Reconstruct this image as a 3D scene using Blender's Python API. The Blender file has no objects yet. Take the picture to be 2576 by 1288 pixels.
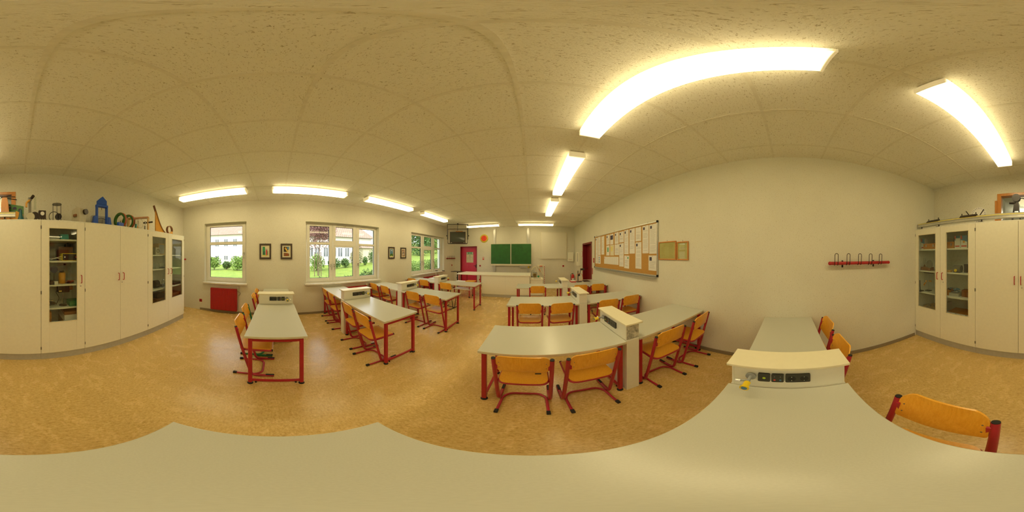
import bpy, math, random
from math import sin, cos, pi, radians, atan2, hypot, sqrt
from mathutils import Vector, Matrix
random.seed(7)
SC = bpy.context.scene
COL = SC.collection
# ---------------------------------------------------------------- room measures (metres)
XL, XR, YF, YB, ZC, HC = -4.08, 2.091, 7.888, -2.614, 2.997, 1.547
# ---------------------------------------------------------------- camera: full 360 x 180 panorama
cd = bpy.data.cameras.new('camera')
cd.type = 'PANO'
try:
    cd.panorama_type = 'EQUIRECTANGULAR'
except Exception:
    pass
try:
    cd.cycles.panorama_type = 'EQUIRECTANGULAR'
except Exception:
    pass
cd.clip_start = 0.02
cam = bpy.data.objects.new('camera', cd)
COL.objects.link(cam)
cam.location = (0, 0, HC)
cam.rotation_euler = (pi/2, 0, 0.122841274)
SC.camera = cam
# ---------------------------------------------------------------- colour management
SC.view_settings.view_transform = 'Standard'
SC.view_settings.look = 'None'
SC.view_settings.exposure = 0.1
SC.view_settings.gamma = 1.0
SC.view_settings.use_curve_mapping = False
try:
    SC.cycles.use_denoising = True
    SC.cycles.denoiser = 'OPENIMAGEDENOISE'
    SC.cycles.max_bounces = 10
    SC.cycles.diffuse_bounces = 5
    SC.cycles.glossy_bounces = 4
    SC.cycles.transparent_max_bounces = 16
    SC.cycles.caustics_reflective = False
    SC.cycles.caustics_refractive = False
    SC.cycles.sample_clamp_indirect = 6.0
except Exception:
    pass
# ---------------------------------------------------------------- daylight
W = bpy.data.worlds.new('sky_world')
SC.world = W
W.use_nodes = True
nt = W.node_tree
nt.nodes.clear()
wo = nt.nodes.new('ShaderNodeOutputWorld')
bg = nt.nodes.new('ShaderNodeBackground')
sky = nt.nodes.new('ShaderNodeTexSky')
sky.sky_type = 'NISHITA'
sky.sun_disc = False
sky.sun_elevation = radians(38)
sky.sun_rotation = radians(110)
sky.air_density = 1.0
sky.dust_density = 3.0
mixw = nt.nodes.new('ShaderNodeMixRGB')
mixw.inputs[0].default_value = 0.62
mixw.inputs[2].default_value = (9, 9.2, 9.0, 1)
nt.links.new(sky.outputs[0], mixw.inputs[1])
nt.links.new(mixw.outputs[0], bg.inputs[0])
bg.inputs[1].default_value = 0.48
nt.links.new(bg.outputs[0], wo.inputs[0])
sd = bpy.data.lights.new('sun', 'SUN')
sd.energy = 2.8
sd.angle = radians(2)
sd.color = (1, .95, .86)
sun = bpy.data.objects.new('sun', sd)
COL.objects.link(sun)
sun.rotation_euler = (radians(48), 0, radians(72))
LAMP = 12.5                       # strength of the fluorescent diffusers
LAMPC = (1.0, .82, .44)
# ---------------------------------------------------------------- mesh builder
class MB:
    def __init__(s):
        s.v = []; s.f = []; s.m = []; s.c = 0
    def mat(s, i):
        s.c = i; return s
    def face(s, ids):
        s.f.append(ids); s.m.append(s.c)
    def quad(s, a, b, c, d):
        n = len(s.v); s.v += [tuple(a), tuple(b), tuple(c), tuple(d)]; s.face((n, n+1, n+2, n+3)); return s
    def box(s, x0, x1, y0, y1, z0, z1):
        if x0 > x1: x0, x1 = x1, x0
        if y0 > y1: y0, y1 = y1, y0
        if z0 > z1: z0, z1 = z1, z0
        n = len(s.v)
        s.v += [(x0,y0,z0),(x1,y0,z0),(x1,y1,z0),(x0,y1,z0),(x0,y0,z1),(x1,y0,z1),(x1,y1,z1),(x0,y1,z1)]
        for q in ((3,2,1,0),(4,5,6,7),(0,1,5,4),(1,2,6,5),(2,3,7,6),(3,0,4,7)):
            s.face(tuple(n+i for i in q))
        return s
    def prism(s, poly, axis, a, b):
        """poly of 2-D points; axis 'x','y','z' extruded from a to b"""
        def P(p, t):
            return {'x': (t, p[0], p[1]), 'y': (p[0], t, p[1]), 'z': (p[0], p[1], t)}[axis]
        n = len(s.v); k = len(poly)
        s.v += [P(p, a) for p in poly] + [P(p, b) for p in poly]
        s.face(tuple(n+i for i in range(k))[::-1]); s.face(tuple(n+k+i for i in range(k)))
        for i in range(k):
            j = (i+1) % k
            s.face((n+i, n+j, n+k+j, n+k+i))
        return s
    def tube(s, pts, r, n=8, r2=None, caps=True):
        pts = [Vector(p) for p in pts]
        if len(pts) < 2: return s
        rings = []
        T = []
        for i in range(len(pts)):
            if i == 0: t = pts[1]-pts[0]
            elif i == len(pts)-1: t = pts[-1]-pts[-2]
            else: t = (pts[i+1]-pts[i]).normalized()+(pts[i]-pts[i-1]).normalized()
            T.append(t.normalized())
        up = Vector((0,0,1)) if abs(T[0].z) < .9 else Vector((1,0,0))
        u = T[0].cross(up).normalized()
        for i, p in enumerate(pts):
            u = (u - T[i]*u.dot(T[i])).normalized()
            w = T[i].cross(u)
            rr = r if r2 is None else r + (r2-r)*i/(len(pts)-1)
            b = len(s.v)
            for k in range(n):
                a = 2*pi*k/n
                s.v.append(tuple(p + u*(cos(a)*rr) + w*(sin(a)*rr)))
            rings.append(b)
        for i in range(len(rings)-1):
            a, b = rings[i], rings[i+1]
            for k in range(n):
                j = (k+1) % n
                s.face((a+k, a+j, b+j, b+k))
        if caps:
            s.face(tuple(rings[0]+k for k in range(n))[::-1]); s.face(tuple(rings[-1]+k for k in range(n)))
        return s
    def cyl(s, p0, p1, r, n=16, r2=None):
        return s.tube([p0, p1], r, n, r2)
    def lathe(s, prof, c=(0,0,0), n=20, axis='z'):
        """prof: list of (radius, height)"""
        rings = []
        for r, h in prof:
            b = len(s.v)
            for k in range(n):
                a = 2*pi*k/n
                p = (r*cos(a), r*sin(a), h)
                if axis == 'x': p = (p[2], p[0], p[1])
                if axis == 'y': p = (p[0], p[2], p[1])
                s.v.append((p[0]+c[0], p[1]+c[1], p[2]+c[2]))
            rings.append(b)
        for i in range(len(rings)-1):
            a, b = rings[i], rings[i+1]
            for k in range(n):
                j = (k+1) % n
                s.face((a+k, a+j, b+j, b+k))
        s.face(tuple(rings[0]+k for k in range(n))[::-1]); s.face(tuple(rings[-1]+k for k in range(n)))
        return s
    def torus(s, c, R, r, axis='z', n=28, m=8, a0=0, a1=2*pi):
        pts = []
        full = abs(a1-a0-2*pi) < 1e-6
        for k in range(n+1):
            a = a0+(a1-a0)*k/n
            p = (R*cos(a), R*sin(a), 0)
            if axis == 'x': p = (0, p[0], p[1])
            if axis == 'y': p = (p[0], 0, p[1])
            pts.append((p[0]+c[0], p[1]+c[1], p[2]+c[2]))
        return s.tube(pts, r, m, caps=not full)
    def band(s, c, R0, R1, w, axis='y', n=32, a0=0, a1=2*pi):
        """flat ring, rectangular section: radii R0..R1, width w along axis"""
        def P(r, a, t):
            p = (r*cos(a), r*sin(a), t)
            if axis == 'x': p = (t, r*cos(a), r*sin(a))
            if axis == 'y': p = (r*cos(a), t, r*sin(a))
            return (p[0]+c[0], p[1]+c[1], p[2]+c[2])
        full = abs(a1-a0-2*pi) < 1e-6
        b = len(s.v)
        for k in range(n+1):
            a = a0+(a1-a0)*k/n
            s.v += [P(R0,a,-w/2), P(R1,a,-w/2), P(R1,a,w/2), P(R0,a,w/2)]
        for k in range(n):
            for q in range(4):
                r = (q+1) % 4
                s.face((b+4*k+q, b+4*k+r, b+4*k+4+r, b+4*k+4+q))
        if not full:
            s.face((b, b+1, b+2, b+3)); e = b+4*n; s.face((e+3, e+2, e+1, e))
        return s
    def ball(s, c, r, n=14):
        prof = [(max(r*sin(pi*i/10), .0005), -r*cos(pi*i/10)) for i in range(11)]
        return s.lathe(prof, c, n)
    def plate(s, outline, fz, th, axis='z', rings=5):
        """curved plate: closed 2-D outline scaled toward its middle, height fz(u,v), thickness th"""
        cx = sum(p[0] for p in outline)/len(outline); cy = sum(p[1] for p in outline)/len(outline)
        N = len(outline)
        def P(u, v, o):
            h = fz(u, v)+o
            return {'z': (u, v, h), 'y': (u, h, v)}[axis]
        tops = []; bots = []
        for k in range(rings):
            t = 1-k/rings
            for (arr, o) in ((tops, 0), (bots, -th)):
                b = len(s.v)
                for (u, v) in outline:
                    uu, vv = cx+(u-cx)*t, cy+(v-cy)*t
                    s.v.append(P(uu, vv, o))
                arr.append(b)
        ct = len(s.v); s.v.append(P(cx, cy, 0)); cb = len(s.v); s.v.append(P(cx, cy, -th))
        for arr, c0 in ((tops, ct), (bots, cb)):
            for k in range(rings-1):
                a, b = arr[k], arr[k+1]
                for i in range(N):
                    j = (i+1) % N
                    q = (a+i, a+j, b+j, b+i)
                    s.face(q if arr is tops else q[::-1])
            for i in range(N):
                j = (i+1) % N
                q = (arr[-1]+i, arr[-1]+j, c0)
                s.face(q if arr is tops else q[::-1])
        for i in range(N):
            j = (i+1) % N
            s.face((bots[0]+i, bots[0]+j, tops[0]+j, tops[0]+i))
        return s
    def build(s, name, mats, parent=None, smooth=False, bevel=0, loc=None, seg=2):
        me = bpy.data.meshes.new(name)
        me.from_pydata(s.v, [], s.f)
        if not isinstance(mats, (list, tuple)): mats = [mats]
        for m in mats: me.materials.append(m)
        if len(mats) > 1: me.polygons.foreach_set('material_index', s.m)
        me.validate(); me.update()
        if smooth:
            me.shade_smooth()
            try: me.set_sharp_from_angle(angle=radians(40))
            except Exception: pass
        o = bpy.data.objects.new(name, me)
        COL.objects.link(o)
        if parent is not None: o.parent = parent
        if loc is not None: o.location = loc
        if bevel:
            md = o.modifiers.new('bevel', 'BEVEL'); md.width = bevel; md.segments = seg
            md.limit_method = 'ANGLE'; md.angle_limit = radians(40)
        return o
def rrect(x0, x1, y0, y1, r, n=5, r_top=None):
    pts = []
    rt = r if r_top is None else r_top
    for cx, cy, a0, rr in ((x1, y0, -pi/2, r), (x1, y1, 0, rt), (x0, y1, pi/2, rt), (x0, y0, pi, r)):
        ox = cx-rr if cx == x1 else cx+rr
        oy = cy-rr if cy == y1 else cy+rr
        for k in range(n+1):
            a = a0+pi/2*k/n
            pts.append((ox+rr*cos(a), oy+rr*sin(a)))
    return pts
def bend(pts, r, n=4):
    """rounds the corners of a polyline"""
    pts = [Vector(p) for p in pts]
    out = [pts[0]]
    for i in range(1, len(pts)-1):
        a, b, c = pts[i-1], pts[i], pts[i+1]
        d1 = (a-b); d2 = (c-b)
        l = min(r, d1.length*.49, d2.length*.49)
        p, q = b+d1.normalized()*l, b+d2.normalized()*l
        for k in range(n+1):
            t = k/n
            out.append(p*(1-t)**2+b*2*t*(1-t)+q*t*t)
    out.append(pts[-1])
    return out
def thing(name, label, cat, loc=(0,0,0), rz=0, group=None):
    o = bpy.data.objects.new(name, None)
    COL.objects.link(o)
    o.empty_display_size = .1
    o.location = loc; o.rotation_euler = (0, 0, rz)
    o['label'] = label; o['category'] = cat
    if group: o['group'] = group
    return o
def tag(o, label, cat, group=None, kind=None):
    o['label'] = label; o['category'] = cat
    if group: o['group'] = group
    if kind: o['kind'] = kind
    return o
def struct(o):
    o['kind'] = 'structure'; return o
def sroot(name, loc=(0,0,0)):
    o = bpy.data.objects.new(name, None); COL.objects.link(o); o.location = loc; o['kind'] = 'structure'; return o
def copy_tree(o, parent=None):
    c = o.copy(); COL.objects.link(c); c.parent = parent
    for ch in list(o.children): copy_tree(ch, c)
    return c
# ---------------------------------------------------------------- materials
def new_mat(name):
    m = bpy.data.materials.new(name); m.use_nodes = True
    return m, m.node_tree, m.node_tree.nodes['Principled BSDF']
def plain(name, rgb, rough=.5, metal=0, var=.06, scale=25, spec=.5, coat=0, emit=None, trans=0):
    m, t, b = new_mat(name)
    tc = t.nodes.new('ShaderNodeTexCoord'); nz = t.nodes.new('ShaderNodeTexNoise')
    nz.inputs['Scale'].default_value = scale; nz.inputs['Detail'].default_value = 3
    t.links.new(tc.outputs['Object'], nz.inputs['Vector'])
    rp = t.nodes.new('ShaderNodeValToRGB')
    lo = [max(0, c*(1-var)) for c in rgb]; hi = [min(1, c*(1+var)) for c in rgb]
    rp.color_ramp.elements[0].position = .3; rp.color_ramp.elements[1].position = .7
    rp.color_ramp.elements[0].color = (*lo, 1); rp.color_ramp.elements[1].color = (*hi, 1)
    t.links.new(nz.outputs['Fac'], rp.inputs['Fac']); t.links.new(rp.outputs['Color'], b.inputs['Base Color'])
    b.inputs['Roughness'].default_value = rough; b.inputs['Metallic'].default_value = metal
    b.inputs['Specular IOR Level'].default_value = spec
    if coat: b.inputs['Coat Weight'].default_value = coat; b.inputs['Coat Roughness'].default_value = .12
    if trans: b.inputs['Transmission Weight'].default_value = trans
    if emit:
        b.inputs['Emission Color'].default_value = (*emit[:3], 1); b.inputs['Emission Strength'].default_value = emit[3]
    return m
def mapping(t, src, scale):
    mp = t.nodes.new('ShaderNodeMapping'); mp.inputs['Scale'].default_value = scale
    t.links.new(src, mp.inputs['Vector']); return mp.outputs['Vector']
def noise(t, vec, scale, detail=3, rough=.5, dist=0):
    n = t.nodes.new('ShaderNodeTexNoise'); n.inputs['Scale'].default_value = scale
    n.inputs['Detail'].default_value = detail; n.inputs['Roughness'].default_value = rough
    n.inputs['Distortion'].default_value = dist
    t.links.new(vec, n.inputs['Vector']); return n.outputs['Fac']
def ramp(t, fac, stops, interp='LINEAR'):
    r = t.nodes.new('ShaderNodeValToRGB'); r.color_ramp.interpolation = interp
    e = r.color_ramp.elements
    while len(e) < len(stops): e.new(.5)
    for i, (p, c) in enumerate(stops):
        e[i].position = p; e[i].color = (*c, 1) if len(c) == 3 else c
    t.links.new(fac, r.inputs['Fac']); return r.outputs['Color']
def mixc(t, a, b, fac=None, mode='MIX', f=.5):
    m = t.nodes.new('ShaderNodeMixRGB'); m.blend_type = mode; m.inputs[0].default_value = f
    if fac is not None: t.links.new(fac, m.inputs[0])
    t.links.new(a, m.inputs[1]); t.links.new(b, m.inputs[2]); return m.outputs[0]
def bumpn(t, b, h, dist, strength=1):
    bn = t.nodes.new('ShaderNodeBump'); bn.inputs['Distance'].default_value = dist; bn.inputs['Strength'].default_value = strength
    t.links.new(h, bn.inputs['Height']); t.links.new(bn.outputs[0], b.inputs['Normal'])
def mat_wall(name, rgb=(.74,.72,.62)):
    m, t, b = new_mat(name)
    tc = t.nodes.new('ShaderNodeTexCoord'); o = tc.outputs['Object']
    fl = noise(t, o, 110, 2, .5, .3)
    flecks = ramp(t, fl, [(.0, (.50,.42,.28)), (.30, (.62,.54,.40)), (.37, (1,1,1)), (1, (1,1,1))])
    fl2 = noise(t, o, 30, 2)
    gate = ramp(t, fl2, [(.60, (0,0,0)), (.72, (1,1,1))])
    white = t.nodes.new('ShaderNodeRGB'); white.outputs[0].default_value = (1,1,1,1)
    fk = mixc(t, flecks, white.outputs[0], gate)
    big = ramp(t, noise(t, o, 2.2, 4), [(.3, tuple(c*.95 for c in rgb)), (.7, rgb)])
    t.links.new(mixc(t, big, fk, None, 'MULTIPLY', 1.0), b.inputs['Base Color'])
    b.inputs['Roughness'].default_value = .85
    bumpn(t, b, noise(t, o, 140, 3), .002, .5)
    return m
def mat_ceiling():
    m, t, b = new_mat('mineral_fibre_tile')
    tc = t.nodes.new('ShaderNodeTexCoord'); o = mapping(t, tc.outputs['Object'], (1.0, 1.9, 1))
    f = noise(t, o, 58, 4, .62, 1.1)
    base = ramp(t, f, [(.0, (.45,.40,.28)), (.36, (.52,.47,.35)), (.40, (.88,.87,.78)), (1, (.92,.91,.83))])
    t.links.new(base, b.inputs['Base Color']); b.inputs['Roughness'].default_value = .95
    bumpn(t, b, f, .006, .6)
    return m
def mat_floor():
    m, t, b = new_mat('marbled_linoleum')
    tc = t.nodes.new('ShaderNodeTexCoord'); o = tc.outputs['Object']
    n1 = noise(t, mapping(t, o, (1, 1.7, 1)), 34, 7, .68, .35)
    c1 = ramp(t, n1, [(.26, (.50,.32,.105)), (.45, (.67,.46,.165)), (.58, (.75,.55,.22)), (.75, (.83,.65,.31))])
    n2 = noise(t, mapping(t, o, (1.7, 1, 1)), 4.5, 5, .6, .8)
    c2 = ramp(t, n2, [(.3, (.91,.90,.87)), (.7, (1,1,1))])
    n3 = noise(t, o, 70, 3, .6, .5)
    c3 = ramp(t, n3, [(.30, (.78,.73,.64)), (.46, (1,1,1))])
    c = mixc(t, mixc(t, c1, c2, None, 'MULTIPLY', 1), c3, None, 'MULTIPLY', .8)
    t.links.new(c, b.inputs['Base Color'])
    r = ramp(t, n2, [(.3, (.20,.20,.20)), (.7, (.31,.31,.31))])
    t.links.new(r, b.inputs['Roughness'])
    b.inputs['Specular IOR Level'].default_value = .45
    bumpn(t, b, noise(t, o, 60, 3), .001, .12)
    return m
def mat_wood(name, c0, c1, scale=14, axis=0, rough=.3, coat=.4):
    m, t, b = new_mat(name)
    tc = t.nodes.new('ShaderNodeTexCoord')
    sc = [(1,20,20),(20,1,20),(20,20,1)][axis]
    v = mapping(t, tc.outputs['Object'], sc)
    n1 = noise(t, v, scale*.35, 5, .6, .5)
    c = ramp(t, n1, [(.3, c0), (.7, c1)])
    n2 = noise(t, v, scale*3, 3, .6)
    c2 = ramp(t, n2, [(.35, (.82,.78,.74)), (.55, (1,1,1))])
    t.links.new(mixc(t, c, c2, None, 'MULTIPLY', .7), b.inputs['Base Color'])
    b.inputs['Roughness'].default_value = rough
    if coat: b.inputs['Coat Weight'].default_value = coat; b.inputs['Coat Roughness'].default_value = .2
    return m
def mat_glass(name='window_glass', tint=(1,1,1), refl=.9):
    m = bpy.data.materials.new(name); m.use_nodes = True; t = m.node_tree; t.nodes.clear()
    o = t.nodes.new('ShaderNodeOutputMaterial'); mx = t.nodes.new('ShaderNodeMixShader')
    tr = t.nodes.new('ShaderNodeBsdfTransparent'); gl = t.nodes.new('ShaderNodeBsdfGlossy')
    fr = t.nodes.new('ShaderNodeFresnel')
    ge = t.nodes.new('ShaderNodeNewGeometry'); mr = t.nodes.new('ShaderNodeMapRange'); mr.inputs['To Min'].default_value = 1.45; mr.inputs['To Max'].default_value = 1/1.45
    t.links.new(ge.outputs['Backfacing'], mr.inputs['Value']); t.links.new(mr.outputs[0], fr.inputs[0])
    nz = t.nodes.new('ShaderNodeTexNoise'); nz.inputs['Scale'].default_value = 2
    rp = t.nodes.new('ShaderNodeValToRGB'); rp.color_ramp.elements[0].color = (*[c*.97 for c in tint], 1); rp.color_ramp.elements[1].color = (*tint, 1)
    t.links.new(nz.outputs['Fac'], rp.inputs[0]); t.links.new(rp.outputs[0], tr.inputs[0])
    gl.inputs['Roughness'].default_value = 0.0; gl.inputs[0].default_value = (refl, refl, refl, 1)
    t.links.new(fr.outputs[0], mx.inputs[0]); t.links.new(tr.outputs[0], mx.inputs[1]); t.links.new(gl.outputs[0], mx.inputs[2])
    t.links.new(mx.outputs[0], o.inputs[0])
    return m
def mat_lamp(name, axis, half, strength, ends=.06):
    """prismatic diffuser: the tubes inside stop short of both ends, so the light falls off there"""
    m, t, b = new_mat(name)
    tc = t.nodes.new('ShaderNodeTexCoord'); sp = t.nodes.new('ShaderNodeSeparateXYZ')
    t.links.new(tc.outputs['Object'], sp.inputs[0])
    ab = t.nodes.new('ShaderNodeMath'); ab.operation = 'ABSOLUTE'; t.links.new(sp.outputs[axis], ab.inputs[0])
    mr = t.nodes.new('ShaderNodeMapRange'); mr.inputs['From Min'].default_value = half-ends; mr.inputs['From Max'].default_value = half-.01
    mr.inputs['To Min'].default_value = 1; mr.inputs['To Max'].default_value = .10
    t.links.new(ab.outputs[0], mr.inputs['Value'])
    ck = t.nodes.new('ShaderNodeTexNoise'); ck.inputs['Scale'].default_value = 160
    t.links.new(tc.outputs['Object'], ck.inputs['Vector'])
    ml = t.nodes.new('ShaderNodeMath'); ml.operation = 'MULTIPLY'; ml.inputs[1].default_value = strength
    t.links.new(mr.outputs[0], ml.inputs[0])
    rp = t.nodes.new('ShaderNodeValToRGB'); rp.color_ramp.elements[0].color = (LAMPC[0], LAMPC[1]*.98, LAMPC[2]*.95, 1); rp.color_ramp.elements[1].color = (*LAMPC, 1)
    t.links.new(ck.outputs['Fac'], rp.inputs[0]); t.links.new(rp.outputs[0], b.inputs['Emission Color'])
    t.links.new(ml.outputs[0], b.inputs['Emission Strength'])
    b.inputs['Base Color'].default_value = (.85,.82,.7,1); b.inputs['Roughness'].default_value = .3
    return m
def mat_leaf(name, c0, c1):
    m, t, b = new_mat(name)
    oi = t.nodes.new('ShaderNodeTexCoord')
    n = noise(t, oi.outputs['Object'], 3.5, 4, .7)
    t.links.new(ramp(t, n, [(.3, c0), (.7, c1)]), b.inputs['Base Color'])
    b.inputs['Roughness'].default_value = .6
    return m
def mat_grass():
    m, t, b = new_mat('lawn_grass')
    tc = t.nodes.new('ShaderNodeTexCoord'); o = tc.outputs['Object']
    c = ramp(t, noise(t, o, 1.3, 6, .7), [(.3, (.12,.20,.012)), (.55, (.185,.265,.02)), (.75, (.27,.32,.045))])
    d = ramp(t, noise(t, o, 14, 4, .7), [(.3, (.65,.7,.6)), (.6, (1,1,1))])
    t.links.new(mixc(t, c, d, None, 'MULTIPLY', 1), b.inputs['Base Color']); b.inputs['Roughness'].default_value = .9
    return m
def mat_roof():
    m, t, b = new_mat('roof_tiles')
    tc = t.nodes.new('ShaderNodeTexCoord')
    br = t.nodes.new('ShaderNodeTexBrick'); br.inputs['Scale'].default_value = 1
    br.inputs['Brick Width'].default_value = .35; br.inputs['Row Height'].default_value = .36; br.inputs['Mortar Size'].default_value = .05
    br.inputs['Color1'].default_value = (.29,.21,.155,1); br.inputs['Color2'].default_value = (.33,.25,.19,1); br.inputs['Mortar'].default_value = (.16,.10,.07,1)
    t.links.new(mapping(t, tc.outputs['UV'], (1,1,1)), br.inputs['Vector'])
    t.links.new(br.outputs['Color'], b.inputs['Base Color']); b.inputs['Roughness'].default_value = .8
    return m
M = {}
M['wall'] = mat_wall('woodchip_wallpaper')
M['ceil'] = mat_ceiling()
M['floor'] = mat_floor()
M['tbar'] = plain('ceiling_bar_paint', (.80,.78,.68), .6)
M['base'] = plain('baseboard_grey_brown', (.26,.21,.14), .5)
M['desk'] = plain('grey_laminate', (.57,.575,.51), .27, var=.03, scale=200)
M['edge'] = plain('beige_edge_band', (.66,.62,.46), .45)
M['nadir'] = M['desk']
M['red'] = plain('red_steel_paint', (.43,.014,.028), .33, spec=.5, var=.05)
M['chair'] = plain('raspberry_red_tube', (.43,.021,.045), .30, var=.05)
M['green'] = plain('green_steel_paint', (.02,.22,.09), .32)
M['dkred'] = plain('dark_red_paint', (.20,.008,.014), .4)
M['door'] = plain('red_door_laminate', (.64,.035,.095), .38)
M['black'] = plain('black_plastic', (.02,.02,.02), .4)
M['earth'] = plain('yellow_green_socket', (.45,.62,.02), .4)
M['well'] = plain('socket_well_black', (.004,.004,.004), .35)
M['sockp'] = plain('dark_socket_plate', (.035,.034,.028), .3)
M['dkmet'] = plain('dark_tube_steel', (.035,.03,.03), .35, metal=.4)
M['cab'] = plain('cream_white_laminate', (.86,.84,.72), .38, var=.02)
M['cabedge'] = plain('cream_edge', (.80,.74,.56), .45)
M['inner'] = plain('cabinet_inside_white', (.82,.82,.74), .5)
M['plinth'] = plain('grey_plinth', (.46,.45,.40), .5)
M['col'] = plain('column_white_panel', (.85,.84,.75), .35, var=.015)
M['coltop'] = plain('column_cream_top', (.84,.79,.60), .4, var=.012)
M['chrome'] = plain('chrome', (.75,.75,.73), .15, metal=1)
M['steel'] = plain('brushed_steel', (.55,.55,.52), .35, metal=.8)
M['alu'] = plain('aluminium', (.62,.62,.58), .35, metal=.7)
M['greyp'] = plain('grey_plastic', (.33,.35,.36), .35)
M['yellow'] = plain('yellow_plastic', (.85,.62,.02), .35)
M['white'] = plain('white_plastic', (.80,.79,.74), .35)
M['frame'] = plain('window_frame_white', (.78,.76,.68), .35, var=.02)
M['sill'] = plain('marble_sill', (.70,.66,.56), .25, var=.1, scale=12)
M['glass'] = mat_glass()
M['cabglass'] = mat_glass('cabinet_glass', (.93,.96,.93))
M['clear'] = mat_glass('clear_glassware', (.9,.93,.9), 1)
M['wood'] = mat_wood('beech_plywood', (.88,.40,.032), (.98,.52,.06), 12, 2)
M['wood2'] = mat_wood('pale_pine', (.60,.38,.13), (.72,.49,.20), 12, 2, .5, .1)
M['orangew'] = mat_wood('orange_varnished_wood', (.52,.19,.025), (.64,.27,.05), 12, 2, .35, .3)
M['brownw'] = mat_wood('brown_varnished_wood', (.20,.08,.03), (.32,.13,.05), 12, 0, .4, .2)
M['cork'] = plain('cork', (.50,.27,.07), .9, var=.18, scale=120)
M['paper'] = plain('white_paper', (.76,.74,.70), .8, var=.02)
M['ypaper'] = plain('yellowed_paper', (.70,.59,.24), .7, var=.04)
M['ink'] = plain('grey_print', (.30,.29,.30), .8)
M['dink'] = plain('dark_print', (.06,.05,.09), .8)
M['bluei'] = plain('blue_print', (.10,.25,.42), .7)
M['redi'] = plain('red_print', (.6,.06,.05), .6)
M['greeni'] = plain('green_print', (.03,.30,.12), .6)
M['yeli'] = plain('yellow_print', (.75,.66,.15), .7)
M['board'] = plain('green_chalkboard', (.02,.13,.025), .55, var=.15, scale=6)
M['wboard'] = plain('white_board_cream', (.76,.73,.62), .3, var=.01)
M['scr'] = plain('tv_screen', (.045,.055,.045), .12, spec=.8)
M['blue'] = plain('blue_paint', (.01,.085,.55), .45)
M['teal'] = plain('teal_plastic', (.05,.35,.33), .45)
M['dteal'] = plain('dark_teal_paint', (.01,.10,.13), .5)
M['coilg'] = plain('green_coil_wire', (.05,.17,.03), .5)
M['coilr'] = plain('red_brown_coil_rim', (.36,.07,.02), .5)
M['darkb'] = plain('dark_bakelite', (.03,.018,.014), .35)
M['cream'] = plain('cream_metal_case', (.52,.48,.36), .45)
M['picf'] = plain('dark_brown_picture_frame', (.065,.045,.03), .45)
M['mat'] = plain('cream_picture_mat', (.72,.67,.48), .8)
M['extred'] = plain('extinguisher_red', (.60,.015,.015), .25)
M['clockr'] = plain('clock_red_face', (.85,.06,.01), .5)
M['clocky'] = plain('clock_yellow_ring', (.62,.48,.03), .5)
M['orange'] = plain('orange_cable', (.75,.20,.05), .5)
M['card'] = plain('cardboard', (.42,.25,.09), .8)
M['honey'] = plain('amber_contents', (.62,.30,.03), .3)
M['rubber'] = plain('black_rubber', (.015,.015,.015), .7)
M['gray2'] = plain('metal_grey_parts', (.22,.21,.18), .4, metal=.4)
M['lawn'] = mat_grass()
M['leaf1'] = mat_leaf('bright_leaves', (.07,.17,.015), (.20,.30,.05))
M['leaf2'] = mat_leaf('dark_leaves', (.03,.09,.015), (.09,.18,.035))
M['leaf3'] = mat_leaf('copper_leaves', (.07,.02,.018), (.18,.075,.06))
M['leaf4'] = mat_leaf('pale_grass_leaves', (.17,.17,.07), (.30,.29,.15))
M['bark'] = plain('bark', (.13,.09,.055), .9, var=.3)
M['render'] = plain('white_render', (.60,.59,.53), .9)
M['render2'] = plain('cream_render', (.46,.42,.29), .9)
M['dkglass'] = plain('house_window_glass', (.10,.12,.13), .1)
M['roof'] = mat_roof()
M['lampY'] = mat_lamp('lamp_diffuser', 1, .77, LAMP)
M['lampS'] = mat_lamp('lamp_diffuser_side', 1, .77, LAMP*.30)
M['lampX'] = mat_lamp('lamp_diffuser_wide', 0, .77, LAMP*.8)
M['lamph'] = plain('lamp_housing_white', (.75,.72,.60), .5)
M['prism'] = plain('lamp_prismatic_end', (.85,.78,.52), .2, emit=(1,.80,.42,.35))
m_, t_, b_ = new_mat('grimy_panel')
tc_ = t_.nodes.new('ShaderNodeTexCoord')
t_.links.new(ramp(t_, noise(t_, tc_.outputs['Object'], 14, 5, .65, .8), [(.38, (.80,.80,.70)), (.52, (.46,.46,.40)), (.66, (.22,.22,.20))]), b_.inputs['Base Color'])
b_.inputs['Roughness'].default_value = .6
M['grime'] = m_
# ================================================================ SETTING
T = .35
struct(MB().box(XL-T, XR+T, YB-T, YF+T, -.12, 0).build('floor', M['floor']))
struct(MB().box(XL-T, XR+T, YB-T, YF+T, ZC, ZC+.25).build('ceiling', M['ceil']))
g = MB()
k = -7
x = -.08-.62*7
while x < XR:
    if x > XL: g.box(x-.012, x+.012, YB, YF, ZC-.003, ZC+.001)
    x += .62
y = .187-.62*5
while y < YF:
    if y > YB: g.box(XL, XR, y-.012, y+.012, ZC-.0035, ZC+.001)
    y += .62
struct(g.build('trim_1', M['tbar']))
WIN = [(-1.91, -.75, .83, 2.445), (.755, 2.985, .83, 2.445), (4.47, 6.81, .83, 2.445)]
# left wall with three window openings
g = MB()
ys = [YB-T] + [v for w in WIN for v in w[:2]] + [YF+T]
for i in range(0, len(ys), 2):
    g.box(XL-T, XL, ys[i], ys[i+1], 0, ZC)
for y0, y1, z0, z1 in WIN:
    g.box(XL-T, XL, y0, y1, 0, z0); g.box(XL-T, XL, y0, y1, z1, ZC)
struct(g.build('wall_left', M['wall']))
# right wall with door niche
DR = (5.47, 6.45, 2.03)
g = MB()
g.box(XR, XR+T, YB-T, DR[0], 0, ZC); g.box(XR, XR+T, DR[1], YF+T, 0, ZC); g.box(XR, XR+T, DR[0], DR[1], DR[2], ZC)
struct(g.build('wall_right', M['wall']))
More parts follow.
